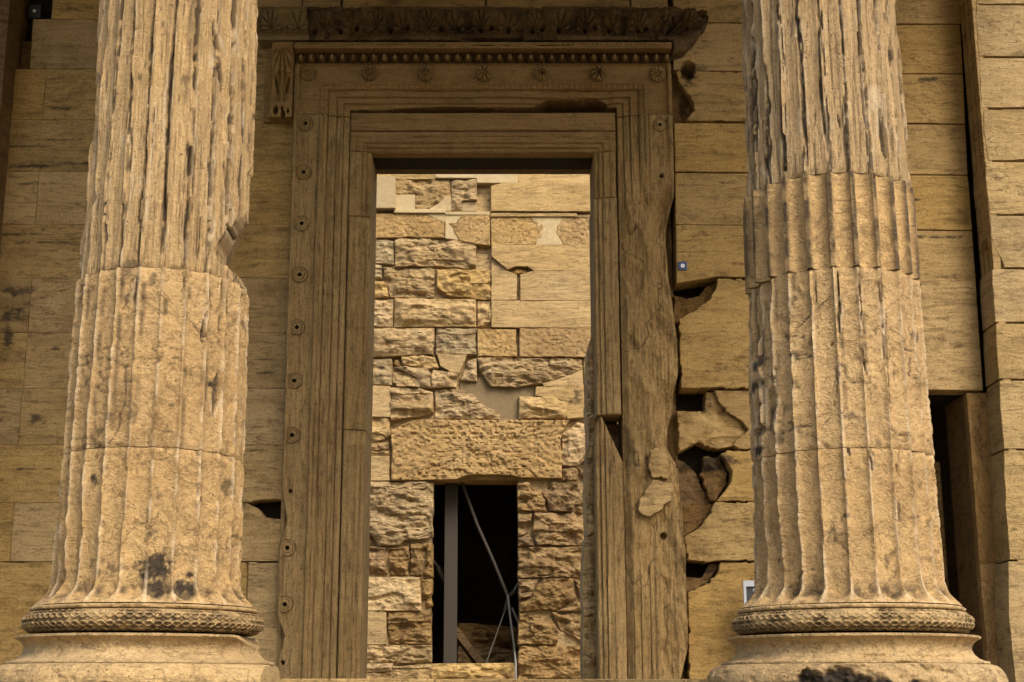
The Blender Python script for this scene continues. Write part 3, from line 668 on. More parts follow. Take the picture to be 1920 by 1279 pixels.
# wall below the small side opening level, its jambs
XJ = xof(1812, 735, YN); T0 = P(0, 736, YN)[1]
stone([(XJ, FLOOR), (XA, FLOOR), (XA, P(0, 1052, YN)[1]), (XJ, P(0, 1058, YN)[1])], YN, M_CAVL, nw, .1, rough=.004, res=.03)
stone([(XJ, P(0, 1060, YN)[1]), (XA, P(0, 1054, YN)[1]), (XA, P(0, 736, YN)[1]), (XJ, P(0, 736, YN)[1])], YN, M_CAVL, nw, .1, rough=.004, res=.03, label='brown jamb stone of the narrow side opening')
MB().box(XJ + .004, XA, YN + .102, YN + .65, FLOOR, T0 - .003).build('reveal', M_CAV, nw)  # coloured darker than the front stones to stand for its shade
stone([(2.35, FLOOR), (3.1, FLOOR), (3.1, P(0, 736, YN)[1]), (2.35, P(0, 736, YN)[1])], YN, M_WALL, nw, .65, res=.04)
# core behind the facing stones
core = MB()
T_ = P(0, 736, YN)[1]; ztop = zk(-5); zl = ZW(4.9)
core.box(XL0, -1.45, YN + .22, YN + .65, FLOOR, ztop)
core.box(-1.45, 1.2, YN + .22, YN + .65, ZW(5.45), ztop)
core.box(1.2, 3.1, YN + .34, YN + .65, FLOOR, ztop)
core.box(3.1, XA + .1, YN + .22, YN + .65, T_ + .003, ztop)
core.build('wall_core', M_SHADE, nw)  # near-black colour gives open joints and sockets their shade
# projecting piers at the two ends
an = thing('anta', 'pale projecting corner pier of stacked marble blocks at the right edge', 'pier', (XA + .4, YN - .2, FLOOR))
MB().box(XA + .06, 5.4, YN - .28, YN + .65, FLOOR, ztop).build('pier_core', M_CAV, an)
YA = YN - .35
AR = [(-90, 8, 1829, 1830), (10, 106, 1830, 1834), (109, 202, 1836, 1840), (205, 301, 1842, 1852), (304, 402, 1847, 1856), (405, 502, 1856, 1882), (505, 604, 1860, 1866), (607, 711, 1867, 1872), (714, 842, 1874, 1882), (845, 1050, 1882, 1893), (1053, 1310, 1890, 1906)]
for y0, y1, a, b in AR:
    pl = [(a, y0), (a + 1, (y0 * .6 + y1 * .4)), (b, y1 - 4), (b, y1)]
    pts = [P(px, py, YA) for px, py in pl] + [(5.4, P(0, y1, YA)[1]), (5.4, P(0, y0, YA)[1])]
    stone(pts, YA, M_ANTA, an, .349, rough=.006, chip=.005, bev=.005, res=.022, bulge=0)
stone([P(1858, 430, YA - .0), P(1878, 452, YA), P(1884, 500, YA), P(1868, 498, YA), P(1858, 455, YA)], YA + .06, M_CAV, an, .2, rough=.02)
# mouldings on the pier's inner face
pm_ = MB()
for (ya, yb) in ((YN - .345, YN - .25), (YN - .22, YN - .12), (YN - .09, YN - .004)):
    pm_.box(XA - .012, XA + .058, ya, yb, FLOOR, ztop - .3)
pm_.build('inner_face', M_WALL, an, bevel=.006)
al = thing('anta', 'dark end pier of the wall at the upper left edge', 'pier', (-4.9, YN - .2, FLOOR))
xl = xof(10, 100, YN)
MB().box(-5.4, XL0 + .03, YN - .3, YN + .65, FLOOR, ztop).build('pier_shaft', M_CAV, al)

# ================================================================== DOORWAY
dw = thing('doorway', 'tall carved marble door surround with rosettes, cornice and bracket', 'doorway', (-.15, YN, FLOOR))
XO0, XI0, XI1, XO1 = -1.924, -1.405, 1.098, 1.609
ZJ = zof(216, YN - .1) + EYE; ZI = ZW(zof(205, YN - .06)); ZL1 = ZW(zof(122.5, YN - .12))
def prof(d):
    xs = [-.02, 0, .012, .05, .056, .062, .11, .118, .126, .19, .198, .206, .222, .236, .25, .262, .268, .274, .46, .468, .474, .492, .498, .52]
    ys = [-.02, .05, .056, .056, .048, .074, .074, .064, .092, .092, .084, .112, .120, .116, .132, .138, .128, .120, .120, .128, .150, .150, .138, .12]
    return np.interp(d, xs, ys)
def hole_list(pxs, Y=YN - .12): return [(xof(a, b, Y), zof(b, Y) + EYE) for a, b in pxs]
LR = hole_list([(573, 233), (570, 324), (566, 420), (562, 516), (557, 615), (552, 715), (548, 817), (539, 1028), (534, 1134)])
LH = hole_list([(544, 921), (530, 1243)])
RR = hole_list([(1237, 235)]); RH = hole_list([(1241, 329)])
def jamb(side):
    w = XI0 - XO0 if side < 0 else XO1 - XI1
    nx, nz = 110, 620
    d = np.linspace(0, w, nx); zz = np.linspace(FLOOR + .002, ZJ - .004, nz)
    D, Z = np.meshgrid(d, zz); X = (XI0 - D) if side < 0 else (XI1 + D)
    h = prof(D / w * .51)
    zr = Z - EYE
    low = fbm(X * 5, 0, Z * 1.3, 4, 300 + side)
    zone = sst(.03, .08, D) * (1 - sst(.27, .31, D))
    h = h + .4 * (prof(D / w * .51) - .09) * (D < .28) - zone * .014 * sst(-.1, .4, fbm(X * 26, 0, Z * 1.6, 4, 310 + side)) - zone * .010 * sst(.0, .5, fbm(X * 11, 2, Z * 3, 4, 320))
    h = h + .0018 * fbm(X * 50, 0, Z * 9, 3, 330)
    stain_shade = np.zeros_like(h); pale = np.zeros_like(h)
    if side < 0:
        # lower left part loses its outer bead
        k = 1 - sst(.8, 1.9, zr); h = h - k * .03 * sst(.45, .5, D / w * .51)
        edge = np.interp(zr, [0, .3, .45, .62, .72, .9, 1.2, 1.28, 1.45, 1.7, 6], [.485, .47, .43, .50, .52, .525, .51, .48, .45, .49, .52])
        edge = edge + .004 * fbm(0, 0, Z * 12, 3, 5)
        h = h - .10 * sst(0, .012, D - edge * w / .52)
        holes = [(x, z, .030) for x, z in LR] + [(x, z, .017) for x, z in LH]
    else:
        k = sst(3.9 + .9 * (D / w - .5) * -1, 4.75 - .3, zr * 0 + (5.27 - zr) + 3.4)      # 0 at the top, 1 lower down
        k = sst(.45, 1.3, 5.27 - zr + .25 * low + .55 * (D / w))
        k = k * (1 - .75 * (1 - sst(.0, .09, D)) * (1 - sst(1.0, 2.2, 5.27 - zr)))
        bot = 1 - sst(.5, 1.5, zr)
        rough_h = .085 + .07 * fbm(X * 3.6, 0, Z * 1.3, 4, 341) + .035 * fbm(X * 9, 0, Z * 4.5, 5, 342) + .008 * ridge(X * 30, 0, Z * 3, 3, 343) + .022 * (1 - sst(0, .5, np.abs(fbm(X * 4 + Z, 0, Z * 2.2, 3, 345))))
        rough_h = rough_h * (1 - .7 * bot * (1 - sst(.26, .32, D))) + prof(D) * .7 * bot * (1 - sst(.26, .32, D))
        # round the inner arris
        rough_h = rough_h - .05 * (1 - sst(0, .06, D))
        # diagonal scoops
        sc1 = (1 - sst(.0, .11, np.abs((D - .36) - (zr - 4.2) * .28))) * sst(3.9, 4.15, zr) * (1 - sst(4.5, 4.75, zr))
        sc2 = sst(.18, .40, D + .10 * fbm(0, 0, Z * 1.5, 2, 9)) * sst(3.3, 3.7, zr) * (1 - sst(4.25, 4.5, zr))
        sc3 = sst(.22, .40, D) * sst(1.7, 2.2, zr) * (1 - sst(2.5, 2.75, zr))
        h = h * (1 - k) + rough_h * k - .045 * sc1 - .09 * sc2 - .11 * sc3
        cz = (1 - sst(0, .02, np.abs(fbm(X * 2.5, 0, Z * 1.4, 4, 360)))) * k; h = h - .010 * cz; stain_shade = stain_shade + .5 * cz
        # the ragged outer edge, from the picture
        ez = [(zof(y, YN) , xof(x, y, YN) - XI1) for y, x in ((1279, 1272), (1240, 1282), (1200, 1290), (1150, 1290), (1050, 1282), (960, 1275), (870, 1266), (835, 1248), (800, 1252), (765, 1262), (735, 1262), (700, 1270), (640, 1266), (570, 1256), (500, 1250), (440, 1246), (410, 1252), (370, 1261), (320, 1264), (230, 1260), (200, 1259))]
        edge = np.interp(zr, [a for a, b in ez], [b for a, b in ez]) + .005 * fbm(0, 0, Z * 9, 3, 6)
        h = h - .25 * sst(0, .02, D - edge)
        holes = [(x, z, .018) for x, z in RR + RH] + [(xof(1245, 1005, YN - .1), zof(1005, YN - .1) + EYE, .028)]
    for hx, hz, hr in holes:
        q = np.hypot(X - hx, Z - hz); h = h - .09 * (1 - sst(hr * .8, hr * 1.15, q))
    Yg = YN - h
    return grid('door_jamb', X, Yg, Z, M_FRAME, dw, back=YN + .5, attrs={'stain_shade': stain_shade, 'pale': pale}, sharp=75, flip=side < 0,
         label='battered right jamb with its mouldings broken away' if side > 0 else 'left jamb with a row of carved rosettes')
JL = jamb(-1); JR = jamb(1)
# lintel with mitred mouldings
nx, nz = 900, 130
X, Z = np.meshgrid(np.linspace(XO0, XO1, nx), np.linspace(ZJ, ZL1, nz))
zi = ZI + .075 * sst(.28, .5, X) * (1 - sst(.95, 1.04, X)) * (1 + .5 * fbm(X * 6, 0, 0, 3, 8)) + .02 * sst(-1.2, -.6, X) * (1 + .6 * fbm(X * 4, 0, 0, 3, 9))
dd = np.maximum(np.maximum(XI0 - X, X - XI1), (Z - ZI) * .51 / (ZL1 - ZI + .03))
brk = (Z < zi) & (X > XI0) & (X < XI1)
h = prof(dd)
band = np.exp(-((dd - .235) / .02) ** 2)
ang = np.where((Z - ZI) * 1.1 >= np.maximum(XI0 - X, X - XI1), X, Z)
h = h + .006 * band * np.sin(ang * 2 * pi / .05) + .005 * np.exp(-((dd - .205) / .006) ** 2) * np.sin(ang * 2 * pi / .02) + .005 * np.exp(-((dd - .268) / .006) ** 2) * np.sin(ang * 2 * pi / .022)
er = sst(.15, .5, fbm(X * 2.5, 0, Z * 9, 4, 350)) * (1 - sst(.2, .24, dd))
h = h - .018 * er - .03 * sst(.2, .6, X) * (1 - sst(1.0, 1.08, X)) * (1 - sst(.05, .22, Z - ZI + .05 * fbm(X * 5, 0, Z * 5, 3, 8)))
h = np.where(brk | ((Z < zi) & (dd < 0)), -.25, h) + .0012 * fbm(X * 30, 0, Z * 30, 3, 351)
LN = grid('lintel', X, YN - h, Z, M_LINT, dw, back=YN + .5, sharp=60)
# crowning member: bead row, egg and dart, plain fillet
zb0 = ZL1 + .002; zb1 = zb0 + .014; zb2 = ZW(zof(97.5, YN - .14)); zb3 = ZW(zof(84, YN - .215))
nx, nz = 1400, 24
X, Z = np.meshgrid(np.linspace(XO0, XO1, nx), np.linspace(zb2, zb3, nz))
chew = sst(-.62, -.45, X) * (1 - sst(.55, .85, X))
h = .215 + .01 * sst(.2, .3, (Z - zb2)) - chew * .10 * sst(.03, .05, (Z - zb2) + .03 * fbm(X * 5, 0, 0, 3, 4)) + .002 * fbm(X * 20, 0, Z * 20, 3, 7)
grid('crown_fillet', X, YN - h, Z, M_LINT, dw, back=YN + .1, sharp=50)
eg = MB()
xs = np.arange(XO0 + .05, XO1 - .03, .0985)
V = []; F = []
def add_ell(cx, cz, rx, rz, ry, y0, taper=.0, nu=10, nv=8):
    k = len(V)
    for i in range(nv + 1):
        a = -pi / 2 + pi * i / nv
        for j in range(nu + 1):
            b = -pi / 2 + pi * j / nu
            zz = sin(a); w = cos(a) * (1 + taper * zz)
            V.append((cx + rx * w * sin(b), y0 - ry * w * cos(b), cz + rz * zz))
    for i in range(nv):
        for j in range(nu):
            q = k + i * (nu + 1) + j; F.append((q, q + 1, q + nu + 2, q + nu + 1))
YE = YN - .085
for x in xs:
    if random.random() < .06: continue
    r_ = random.uniform(.86, 1.05)
    add_ell(x, (zb1 + zb2) / 2 + .004, .029 * r_, .044 * r_, .055, YE, .28)
    # husk round the egg
    k = len(V); n = 14
    for i in range(n + 1):
        t = pi + pi * i / n
        cx_, cz_ = x + .040 * cos(t), (zb1 + zb2) / 2 + .044 + .083 * sin(t)
        for (ox, oy) in ((-.005, 0), (0, .055), (.005, 0)):
            V.append((cx_ + ox * (1 if t < 1.5 * pi else 1), YE - oy, cz_ + abs(ox) * .3))
    for i in range(n):
        for j in range(2): q = k + i * 3 + j; F.append((q, q + 1, q + 4, q + 3))
    k = len(V); xx = x + .049
    V += [(xx - .004, YE, zb2), (xx, YE - .05, zb2), (xx + .004, YE, zb2), (xx, YE - .015, zb1 + .004)]
    F += [(k, k + 1, k + 3), (k + 1, k + 2, k + 3)]
mesh_obj('egg_and_dart', V, F, M_LINT, dw, True, None, 60); V = []; F = []
k = len(V); V += [(XO0, YE + .002, zb0), (XO1, YE + .002, zb0), (XO1, YE + .002, zb2), (XO0, YE + .002, zb2), (XO0, YN + .1, zb0), (XO1, YN + .1, zb0), (XO1, YN + .1, zb2), (XO0, YN + .1, zb2)]
F += [(k, k + 1, k + 2, k + 3), (k, k + 4, k + 5, k + 1), (k + 3, k + 2, k + 6, k + 7), (k, k + 3, k + 7, k + 4), (k + 1, k + 5, k + 6, k + 2)]
mesh_obj('moulding_ground', V, F, M_CORN, dw, False)
V = []; F = []
for x in np.arange(XO0 + .02, XO1 - .01, .034): add_ell(x, zb0 + .009, .0125, .008, .05, YE, 0, 6, 5)
mesh_obj('bead_row', V, F, M_LINT, dw, True, None, 60)
V = []; F = []
for x in np.arange(XO0 + .1, XO1 - .03, .045):
    if -.5 < x < .45: continue
    add_ell(x, zb3 + .012, .015, .010, .015, YN - .20, 0, 6, 5)
k = len(V); V += [(XO0, YN - .20, zb3 + .002), (XO1, YN - .20, zb3 + .002), (XO1, YN - .20, zb3 + .03), (XO0, YN - .20, zb3 + .03), (XO0, YN, zb3 + .002), (XO1, YN, zb3 + .002), (XO1, YN, zb3 + .03), (XO0, YN, zb3 + .03)]
F += [(k, k + 1, k + 2, k + 3), (k, k + 4, k + 5, k + 1), (k + 3, k + 2, k + 6, k + 7), (k, k + 3, k + 7, k + 4), (k + 1, k + 5, k + 6, k + 2)]
mesh_obj('bead_row', V, F, M_LINT, dw, True, None, 60)
# cornice (sima) with palmettes
def palm(X, Z, z0, z1, pitch, x0):
    """carved row: alternating palmettes and lotus over a running scroll; 0..1"""
    u = (X - x0) / pitch; i = np.floor(u); u = u - i - .5
    v = (Z - z0) / (z1 - z0)
    px = u * 1.6; pz = v - .22
    ang = np.arctan2(px, np.maximum(pz, -.2)); rad = np.hypot(px, pz)
    alt = (i % 2 == 0)
    pet = np.abs(np.cos(ang * np.where(alt, 6, 4.0))) ** .6 * (np.abs(ang) < 1.9)
    env = (1 - sst(.52 + .16 * np.cos(ang), .60 + .16 * np.cos(ang), rad)) * sst(.05, .12, rad)
    h = pet * env * np.where(alt, 1, .85)
    # scroll row
    w = .13 + .06 * np.sin(u * 4 * pi)
    sc = np.exp(-((v - w) / .035) ** 2)
    q = np.hypot((((u * 4) % 1) - .5) / 2.2, v - .13)
    sc = np.maximum(sc, np.exp(-((q - .07) / .025) ** 2)); sc = np.maximum(sc, .8 * np.exp(-(q / .03) ** 2))
    return np.maximum(h, np.where(v < .26, sc, 0))
def cornice(xa, xb, mat, seed, name, wear, ragged=False, label=None):
    z0, z1 = ZW(zof(75, YN - .2)), ZW(zof(13, YN - .42))
    nx = int((xb - xa) / .0045); X, Z = np.meshgrid(np.linspace(xa, xb, nx), np.linspace(z0, z1, 84))
    v = (Z - z0) / (z1 - z0)
    pro = .20 + .025 * sst(.16, .2, v) + .17 * sst(.22, .95, v) ** 1.2 + .03 * sst(.95, .97, v)
    rel = palm(X, Z, z0 + .19 * (z1 - z0), z0 + .95 * (z1 - z0), .245, xof(495, 40, YN)) * (v > .19) * (v < .94)
    w = sst(-.25, .45, fbm(X * 3, 0, Z * 3, 3, seed) + wear)
    h = pro + .055 * rel * (1 - .6 * w) - .03 * w * sst(-.1, .4, fbm(X * 16, 0, Z * 16, 4, seed + 1)) + .004 * fbm(X * 40, 0, Z * 40, 3, seed + 2)
    if wear > 0:      # deep drilled holes of the scroll row and voids between leaves
        for hx in np.arange(xa + .06, xb, .12):
            q = np.hypot(X - hx - .03 * sin(hx * 40), (Z - z0 - .085 - .012 * sin(hx * 77)) * 1.05)
            h = h - .10 * (1 - sst(.012, .032, q)) * (sin(hx * 91) > -.5)
        gapd = sst(.1, .35, fbm(X * 7, 4, Z * 4, 3, seed + 8)) * sst(.5, 1.3, X) * (v > .18) * (v < .75)
        h = h - .09 * gapd
        # underside broken away mid-span
        h = h - .12 * sst(-.5, -.1, X) * (1 - sst(.1, .3, X)) * (1 - sst(.05, .13, v + .05 * fbm(X * 6, 0, 0, 3, 4)))
    stain_shade = .75 * (1 - rel) * (v > .2) * (v < .93) * sst(-.5, .3, fbm(X * 5, 3, Z * 5, 3, seed + 6)) * (.8 if wear > 0 else .55)  # crust colour, also painted into the carved hollows to deepen their shade
    stain_shade = stain_shade + .45 * sst(-.1, .4, fbm(X * 2.2, 0, Z * 4, 4, seed + 5)) * (wear > 0)
    if ragged:
        lim = np.interp(v, [0, .15, .4, .65, .8, 1], [1.62, 1.66, 1.80, 1.93, 1.965, 1.94]) + .015 * fbm(Z * 14, 0, 0, 3, 4)
        X = np.where(X > 1.45, 1.45 + (X - 1.45) * (lim - 1.45) / (xb - 1.45), X)
        h = h - .10 * sst(1.6, 1.95, X) * (.6 + fbm(X * 14, 0, Z * 14, 4, 77)); 
        h = h - .06 * sst(1.62, 1.7, X) * ridge(X * 9, 0, Z * 9, 3, 70)
    grid(name, X, YN - h, Z, mat, dw, back=YN - .0, attrs={'stain_shade': stain_shade}, sharp=65, label=label)
cornice(xof(492, 40, YN), xof(586, 40, YN) - .003, M_CAST, 400, 'cornice_block', -.6, label='paler restored cornice block with crisp palmettes at the left end')
cornice(xof(586, 40, YN), 1.96, M_CORN, 420, 'cornice', .15, True, label='blackened carved cornice with a broken right end')
stone([P(1262, 60, YN - .2), P(1318, 50, YN - .2), P(1305, 72, YN - .2), P(1285, 92, YN - .2), P(1262, 98, YN - .2)], YN - .16, M_CORN, dw, .16, bulge=.05, rough=.03, name='broken_corner', res=.012)
# rosettes
def rosette(x, z, y, r, petals, boss, name='rosette', hole=False, amp=.012, mat=M_LINT, par=None):
    nr, na = 22, 96
    R_, A_ = np.meshgrid(np.linspace(.001, 1, nr), np.arange(na) / na * 2 * pi, indexing='ij')
    if hole: R_ = .2 + R_ * .8
    pet = np.abs(np.cos(A_ * petals / 2)) ** .5
    if hole:
        h = .004 + .003 * pet * (1 - sst(.5, .62, R_)) + .006 - .016 * np.exp(-((R_ - .88) / .035) ** 2) - .011 * np.exp(-((R_ - .6) / .03) ** 2)
        h = h * (1 - sst(.95, 1, R_)) + .0005; gs = .85 * np.exp(-((R_ - .88) / .045) ** 2) + .6 * np.exp(-((R_ - .6) / .04) ** 2) * (.4 + .6 * (pet < .6)) + 1.0 * (R_ < .26)
    else:
        out = 1 - .12 * (1 - pet)
        h = amp * (pet * sst(.3, .45, R_) * (1 - sst(.75, 1.0, R_ / out)) + .9 * np.abs(np.sin(A_ * petals / 2)) ** .5 * sst(.1, .2, R_) * (1 - sst(.35, .5, R_))) + boss * (1 - sst(.08, .2, R_))
        gv = np.exp(-((R_ - .93) / .045) ** 2); h = h * 1.9 + .012 - .016 * gv; gs = .75 * gv + .8 * (1 - sst(.1, .45, pet)) * (R_ > .4) + .7 * np.exp(-((R_ - .4) / .05) ** 2) + (.9 if boss < 0 else 0) * (1 - sst(.12, .2, R_))
    h = h + .0015 * fbm(R_ * 6 + x * 9, A_ * 2, z, 3, 5)
    gs = np.clip(gs, 0, .85) * (.55 + .45 * sst(-.3, .3, fbm(x * 9 + R_ * 3 * np.cos(A_), z, R_ * 3 * np.sin(A_), 3, 6)))  # groove darkening: crust, with shade painted in to bring out the relief
    h[-1] = -.006
    if hole: h[0] = -.03
    grid(name, x + r * R_ * np.cos(A_), y - h, z + r * R_ * np.sin(A_), mat, par, wrap=True, sharp=70, flip=True, attrs={'stain_shade': gs})
for i, (px, py) in enumerate([(578, 138), (693, 138), (798, 139), (908, 140), (1016, 139), (1122, 139), (1233, 141)]):
    Yp = YN - .128
    rosette(xof(px, py, Yp), zof(py, Yp) + EYE, Yp, .082 if i else .08, [16, 12, 10, 8, 10, 8, 10][i], [.002, .02, .016, .016, -.02, -.02, .004][i], amp=[.006, .012, .02, .022, .018, .022, .014][i], par=LN)
for (x, z) in LR: rosette(x, z, YN - .120, .078, 12, 0, hole=True, mat=M_FRAME, par=JL)
for (x, z) in RR: rosette(x, z, YN - .118, .07, 12, 0, hole=True, mat=M_FRAME, par=JR)
# console bracket
bx0, bx1 = xof(507, 150, YN - .12), xof(551, 150, YN - .12); bz0, bz1 = P(0, 223, YN - .12)[1], P(0, 80, YN - .16)[1]
MB().box(bx0 - .06, bx1 + .02, YN - .05, YN, bz0, bz1 + .02).build('bracket_slab', M_LINT, dw, bevel=.004)
X, Z = np.meshgrid(np.linspace(bx0, bx1, 80), np.linspace(bz0 + .01, bz1, 240))
u = (X - (bx0 + bx1) / 2) / ((bx1 - bx0) / 2); v = (Z - bz0) / (bz1 - bz0)
h = .10 + .07 * sst(.55, 1, v) + .05 * (1 - sst(.05, .28, np.abs(v - .10)))
pz = (v - .72) * 3.2; ang = np.arctan2(u, -pz + .75); rad = np.hypot(u, pz - .75)
h = h + .035 * np.abs(np.cos(ang * 7)) ** .7 * (1 - sst(.75, 1.0, rad * .7)) * sst(.55, .62, v) * (1 - sst(.88, .92, v)) * (np.abs(u) < .85)
h = h + .016 * np.cos(u * 14) * (np.abs(u) < .45) * sst(.2, .24, v) * (1 - sst(.6, .66, v))
for s_ in (-1, 1):
    h = h - .09 * (1 - sst(.6, 1.1, np.hypot((u - s_ * (.46 + .12 * np.sin((v - .44) * 9))) / .13, (v - .45) / .125)))
for (a, b, r) in ((-.42, .10, .22), (.12, .12, .13), (.2, .045, .2), (.62, .09, .12)):
    h = h - .10 * (1 - sst(.7, 1.05, np.hypot((u - a) / r, (v - b) / (r * .28))))
h = h - .05 * (1 - sst(.0, .1, 1 - np.abs(u) + .06 * fbm(Z * 14, 0, 0, 3, 5))) + .003 * fbm(X * 40, 0, Z * 40, 3, 6)
h = h + .02 * np.exp(-((v - .90) / .012) ** 2)
grid('console_bracket', X, YN - h, Z, M_LINT, dw, back=YN - .04, sharp=60)
# inner lining: two lintel stones, two jambs
def lining(x0, x1, z0, z1, xi0, xi1, zi_, name, seed, sd=.3, er=.3, label=None, yo=-.005):
    nx, nz = max(20, int((x1 - x0) / .008)), max(20, int((z1 - z0) / .012))
    X, Z = np.meshgrid(np.linspace(x0, x1, nx), np.linspace(z0, z1, nz))
    d = np.maximum(np.maximum(xi0 - X, X - xi1), Z - zi_)
    h = np.interp(d, [-.02, 0, .008, .036, .042, .048, .078, .084, .092, .14, .146, .152, .2, .4], [0, .0, .012, .012, .004, .028, .028, .02, .042, .042, .036, .05, .05, .05])
    ver = (x1 - x0) < .5
    n = fbm(X * (28 if ver else 2), 0, Z * (1.5 if ver else 30), 4, seed)
    h = h + .006 * er * n * 3 - .02 * er * sst(.2, .5, n) + .0015 * fbm(X * 30, 1, Z * 30, 3, seed + 1)
    e = np.minimum(np.minimum(X - x0, x1 - X), np.minimum(Z - z0, z1 - Z)); h = h - .01 * (1 - sst(0, .012, e))
    return X, YN - yo - h, Z, dict(back=YN + sd, sharp=60, label=label, name=name)
XLi, XRi, ZLi = -1.196, .877, ZW(4.885)
def put(t, mat, mod=None):
    X, Y, Z, k = t; nm = k.pop('name')
    if mod: X, Y, Z = mod(X, Y, Z)
    grid(nm, X, Y, Z, mat, dw, **k)
put(lining(XI0 + .008, 1.083, ZW(5.093), ZW(5.27), XLi, XRi, ZLi, 'inner_lintel', 501, .13, .8), M_LINT)
put(lining(XI0 + .008, 1.083, ZLi + .0, ZW(5.083), XLi, XRi, ZLi, 'inner_lintel', 511, .13, .8), M_LINT)
MB().box(XI0 + .01, 1.08, YN + .132, YN + .497, ZW(4.905), ZW(5.268)).build('shaded_soffit', M_SHADE, dw, label='soffit stone coloured black as shade under the lintel')  # black colour replaces the shade of a deep recess
MB().box(XI0 + .01, 1.08, YN + .50, YN + .66, ZW(4.912), ZW(5.188)).build('back_lintel', M_CAV, dw, bevel=.01)
zj1 = ZW(zof(408, YN)); put(lining(XI0 + .008, XLi, zj1 + .002, ZLi + .002, XLi, XRi, 99, 'inner_jamb', 521, .6, .3), M_FRAME)
zj2 = ZW(zof(808, YN)); put(lining(XI0 + .012, XLi + .003, zj2 + .002, zj1 - .002, XLi + .003, XRi, 99, 'inner_jamb', 523, .6, .5), M_FRAME)
put(lining(XI0 + .014, XLi + .001, FLOOR, zj2 - .002, XLi + .001, XRi, 99, 'inner_jamb', 525, .6, .4), M_FRAME)
zr1 = ZW(zof(374, YN)); zr2 = ZW(zof(780, YN))
put(lining(XRi, 1.078, zr1 + .003, ZLi + .002, XLi, XRi, 99, 'inner_jamb', 531, .6, .3), M_FRAME)
def cutlow(X, Y, Z): return X, Y, Z
put(lining(XRi - .012, 1.083, zr2 + .003, zr1 - .003, XLi, XRi - .012, 99, 'inner_jamb', 533, .6, .4, yo=.004), M_FRAME)
def peak(X, Y, Z):      # the lower stone rises to a point, its right shoulder broken off
    u = (X - X.min()) / (np.ptp(X)); top = zr2 - .01; zz = FLOOR + (Z - FLOOR)
    t = (Z - FLOOR) / (zr2 - FLOOR); cut = .42 * np.clip(u - .25, 0, 1) / .75 * 1.0 + .12 * np.clip(.15 - u, 0, 1) / .15
    return X, Y + .02 * sst(.93, 1, t), FLOOR + (Z - FLOOR) * (1 - cut * sst(.6, 1, t) / (zr2 - FLOOR))
put(lining(XRi - .028, 1.092, FLOOR, zr2 - .006, XLi, XRi - .028, 99, 'inner_jamb', 535, .3, .6, yo=.0), M_FRAME, peak)
MB().box(XRi + .0, 1.085, YN + .302, YN + .62, FLOOR, zr2 - .02).build('reveal_core', M_CAV, dw)
# rough back edge of the right reveal
for s, dy in (('1102,650 1112,620 1122,700 1120,800 1106,850 1098,760', .30), ('1100,840 1118,800 1121,1000 1100,1010 1096,900', .28), ('1096,1008 1118,1000 1121,1290 1093,1290 1092,1100', .26)):
    stone(pix(s, YN + dy), YN + dy, M_SR, dw, .45, bulge=.03, rough=.03, res=.015, name='reveal_stone')
# repair stones on the right jamb
stone(pix('1219,842 1245,838 1253,850 1253,897 1224,895 1216,880', YN - .16), YN - .135, M_SF, dw, .12, bulge=.01, rough=.010, res=.010, name='repair_stone', bev=.012, jag=True, lay=.006)
stone(pix('1199,932 1225,899 1261,905 1265,930 1243,957 1213,971 1197,958', YN - .16), YN - .15, M_SF, dw, .14, bulge=.01, rough=.010, res=.010, name='repair_stone', bev=.012, jag=True, lay=.006)
# threshold step
stp = thing('threshold_step', 'low pale marble step running along the foot of the doorway', 'step', (-.2, 8.2, FLOOR))
zt_ = P(0, 1273, 8.0)[1]
MB().box(P(440, 1273, 8.0)[0], -.35, 8.0, 8.9, FLOOR + .001, zt_).build('step_slab', M_SF, stp, bevel=.006)
MB().box(-.346, P(1420, 1273, 8.0)[0], 8.0, 8.9, FLOOR + .001, zt_ - .002).build('step_slab', M_SF, stp, bevel=.006)

# ================================================================== SOUTH WALL seen through the door
sw = thing('south_wall', 'pale patched wall of rough and dressed stones seen through the doorway', 'wall', (0, YS, FLOOR))
R_, F_, Pp, G_, O_, N_ = 'R', 'F', 'P', 'G', 'O', 'N'
kinds = dict(R=(M_SR, dict(bulge=.035, rough=.045, lay=.010, chip=.010, bev=.02)), F=(M_SF, dict(rough=.004, chip=.005, bev=.008)), P=(M_SP, dict(rough=.008, pitted=.012, chip=.01, bev=.015)),
             G=(M_SG, dict(bulge=.05, rough=.035, lay=.02, chip=.015, bev=.03)), O=(M_SO, dict(bulge=.06, rough=.06, lay=.02, chip=.018, bev=.025)), N=(M_NEW, dict(rough=.002, chip=.0, bev=.006)),
             L=(M_SR, dict(bulge=.05, rough=.045, lay=.035, chip=.010, bev=.015)), B=(M_SR, dict(bulge=.11, rough=.03, lay=.012, chip=.010, bev=.02)))
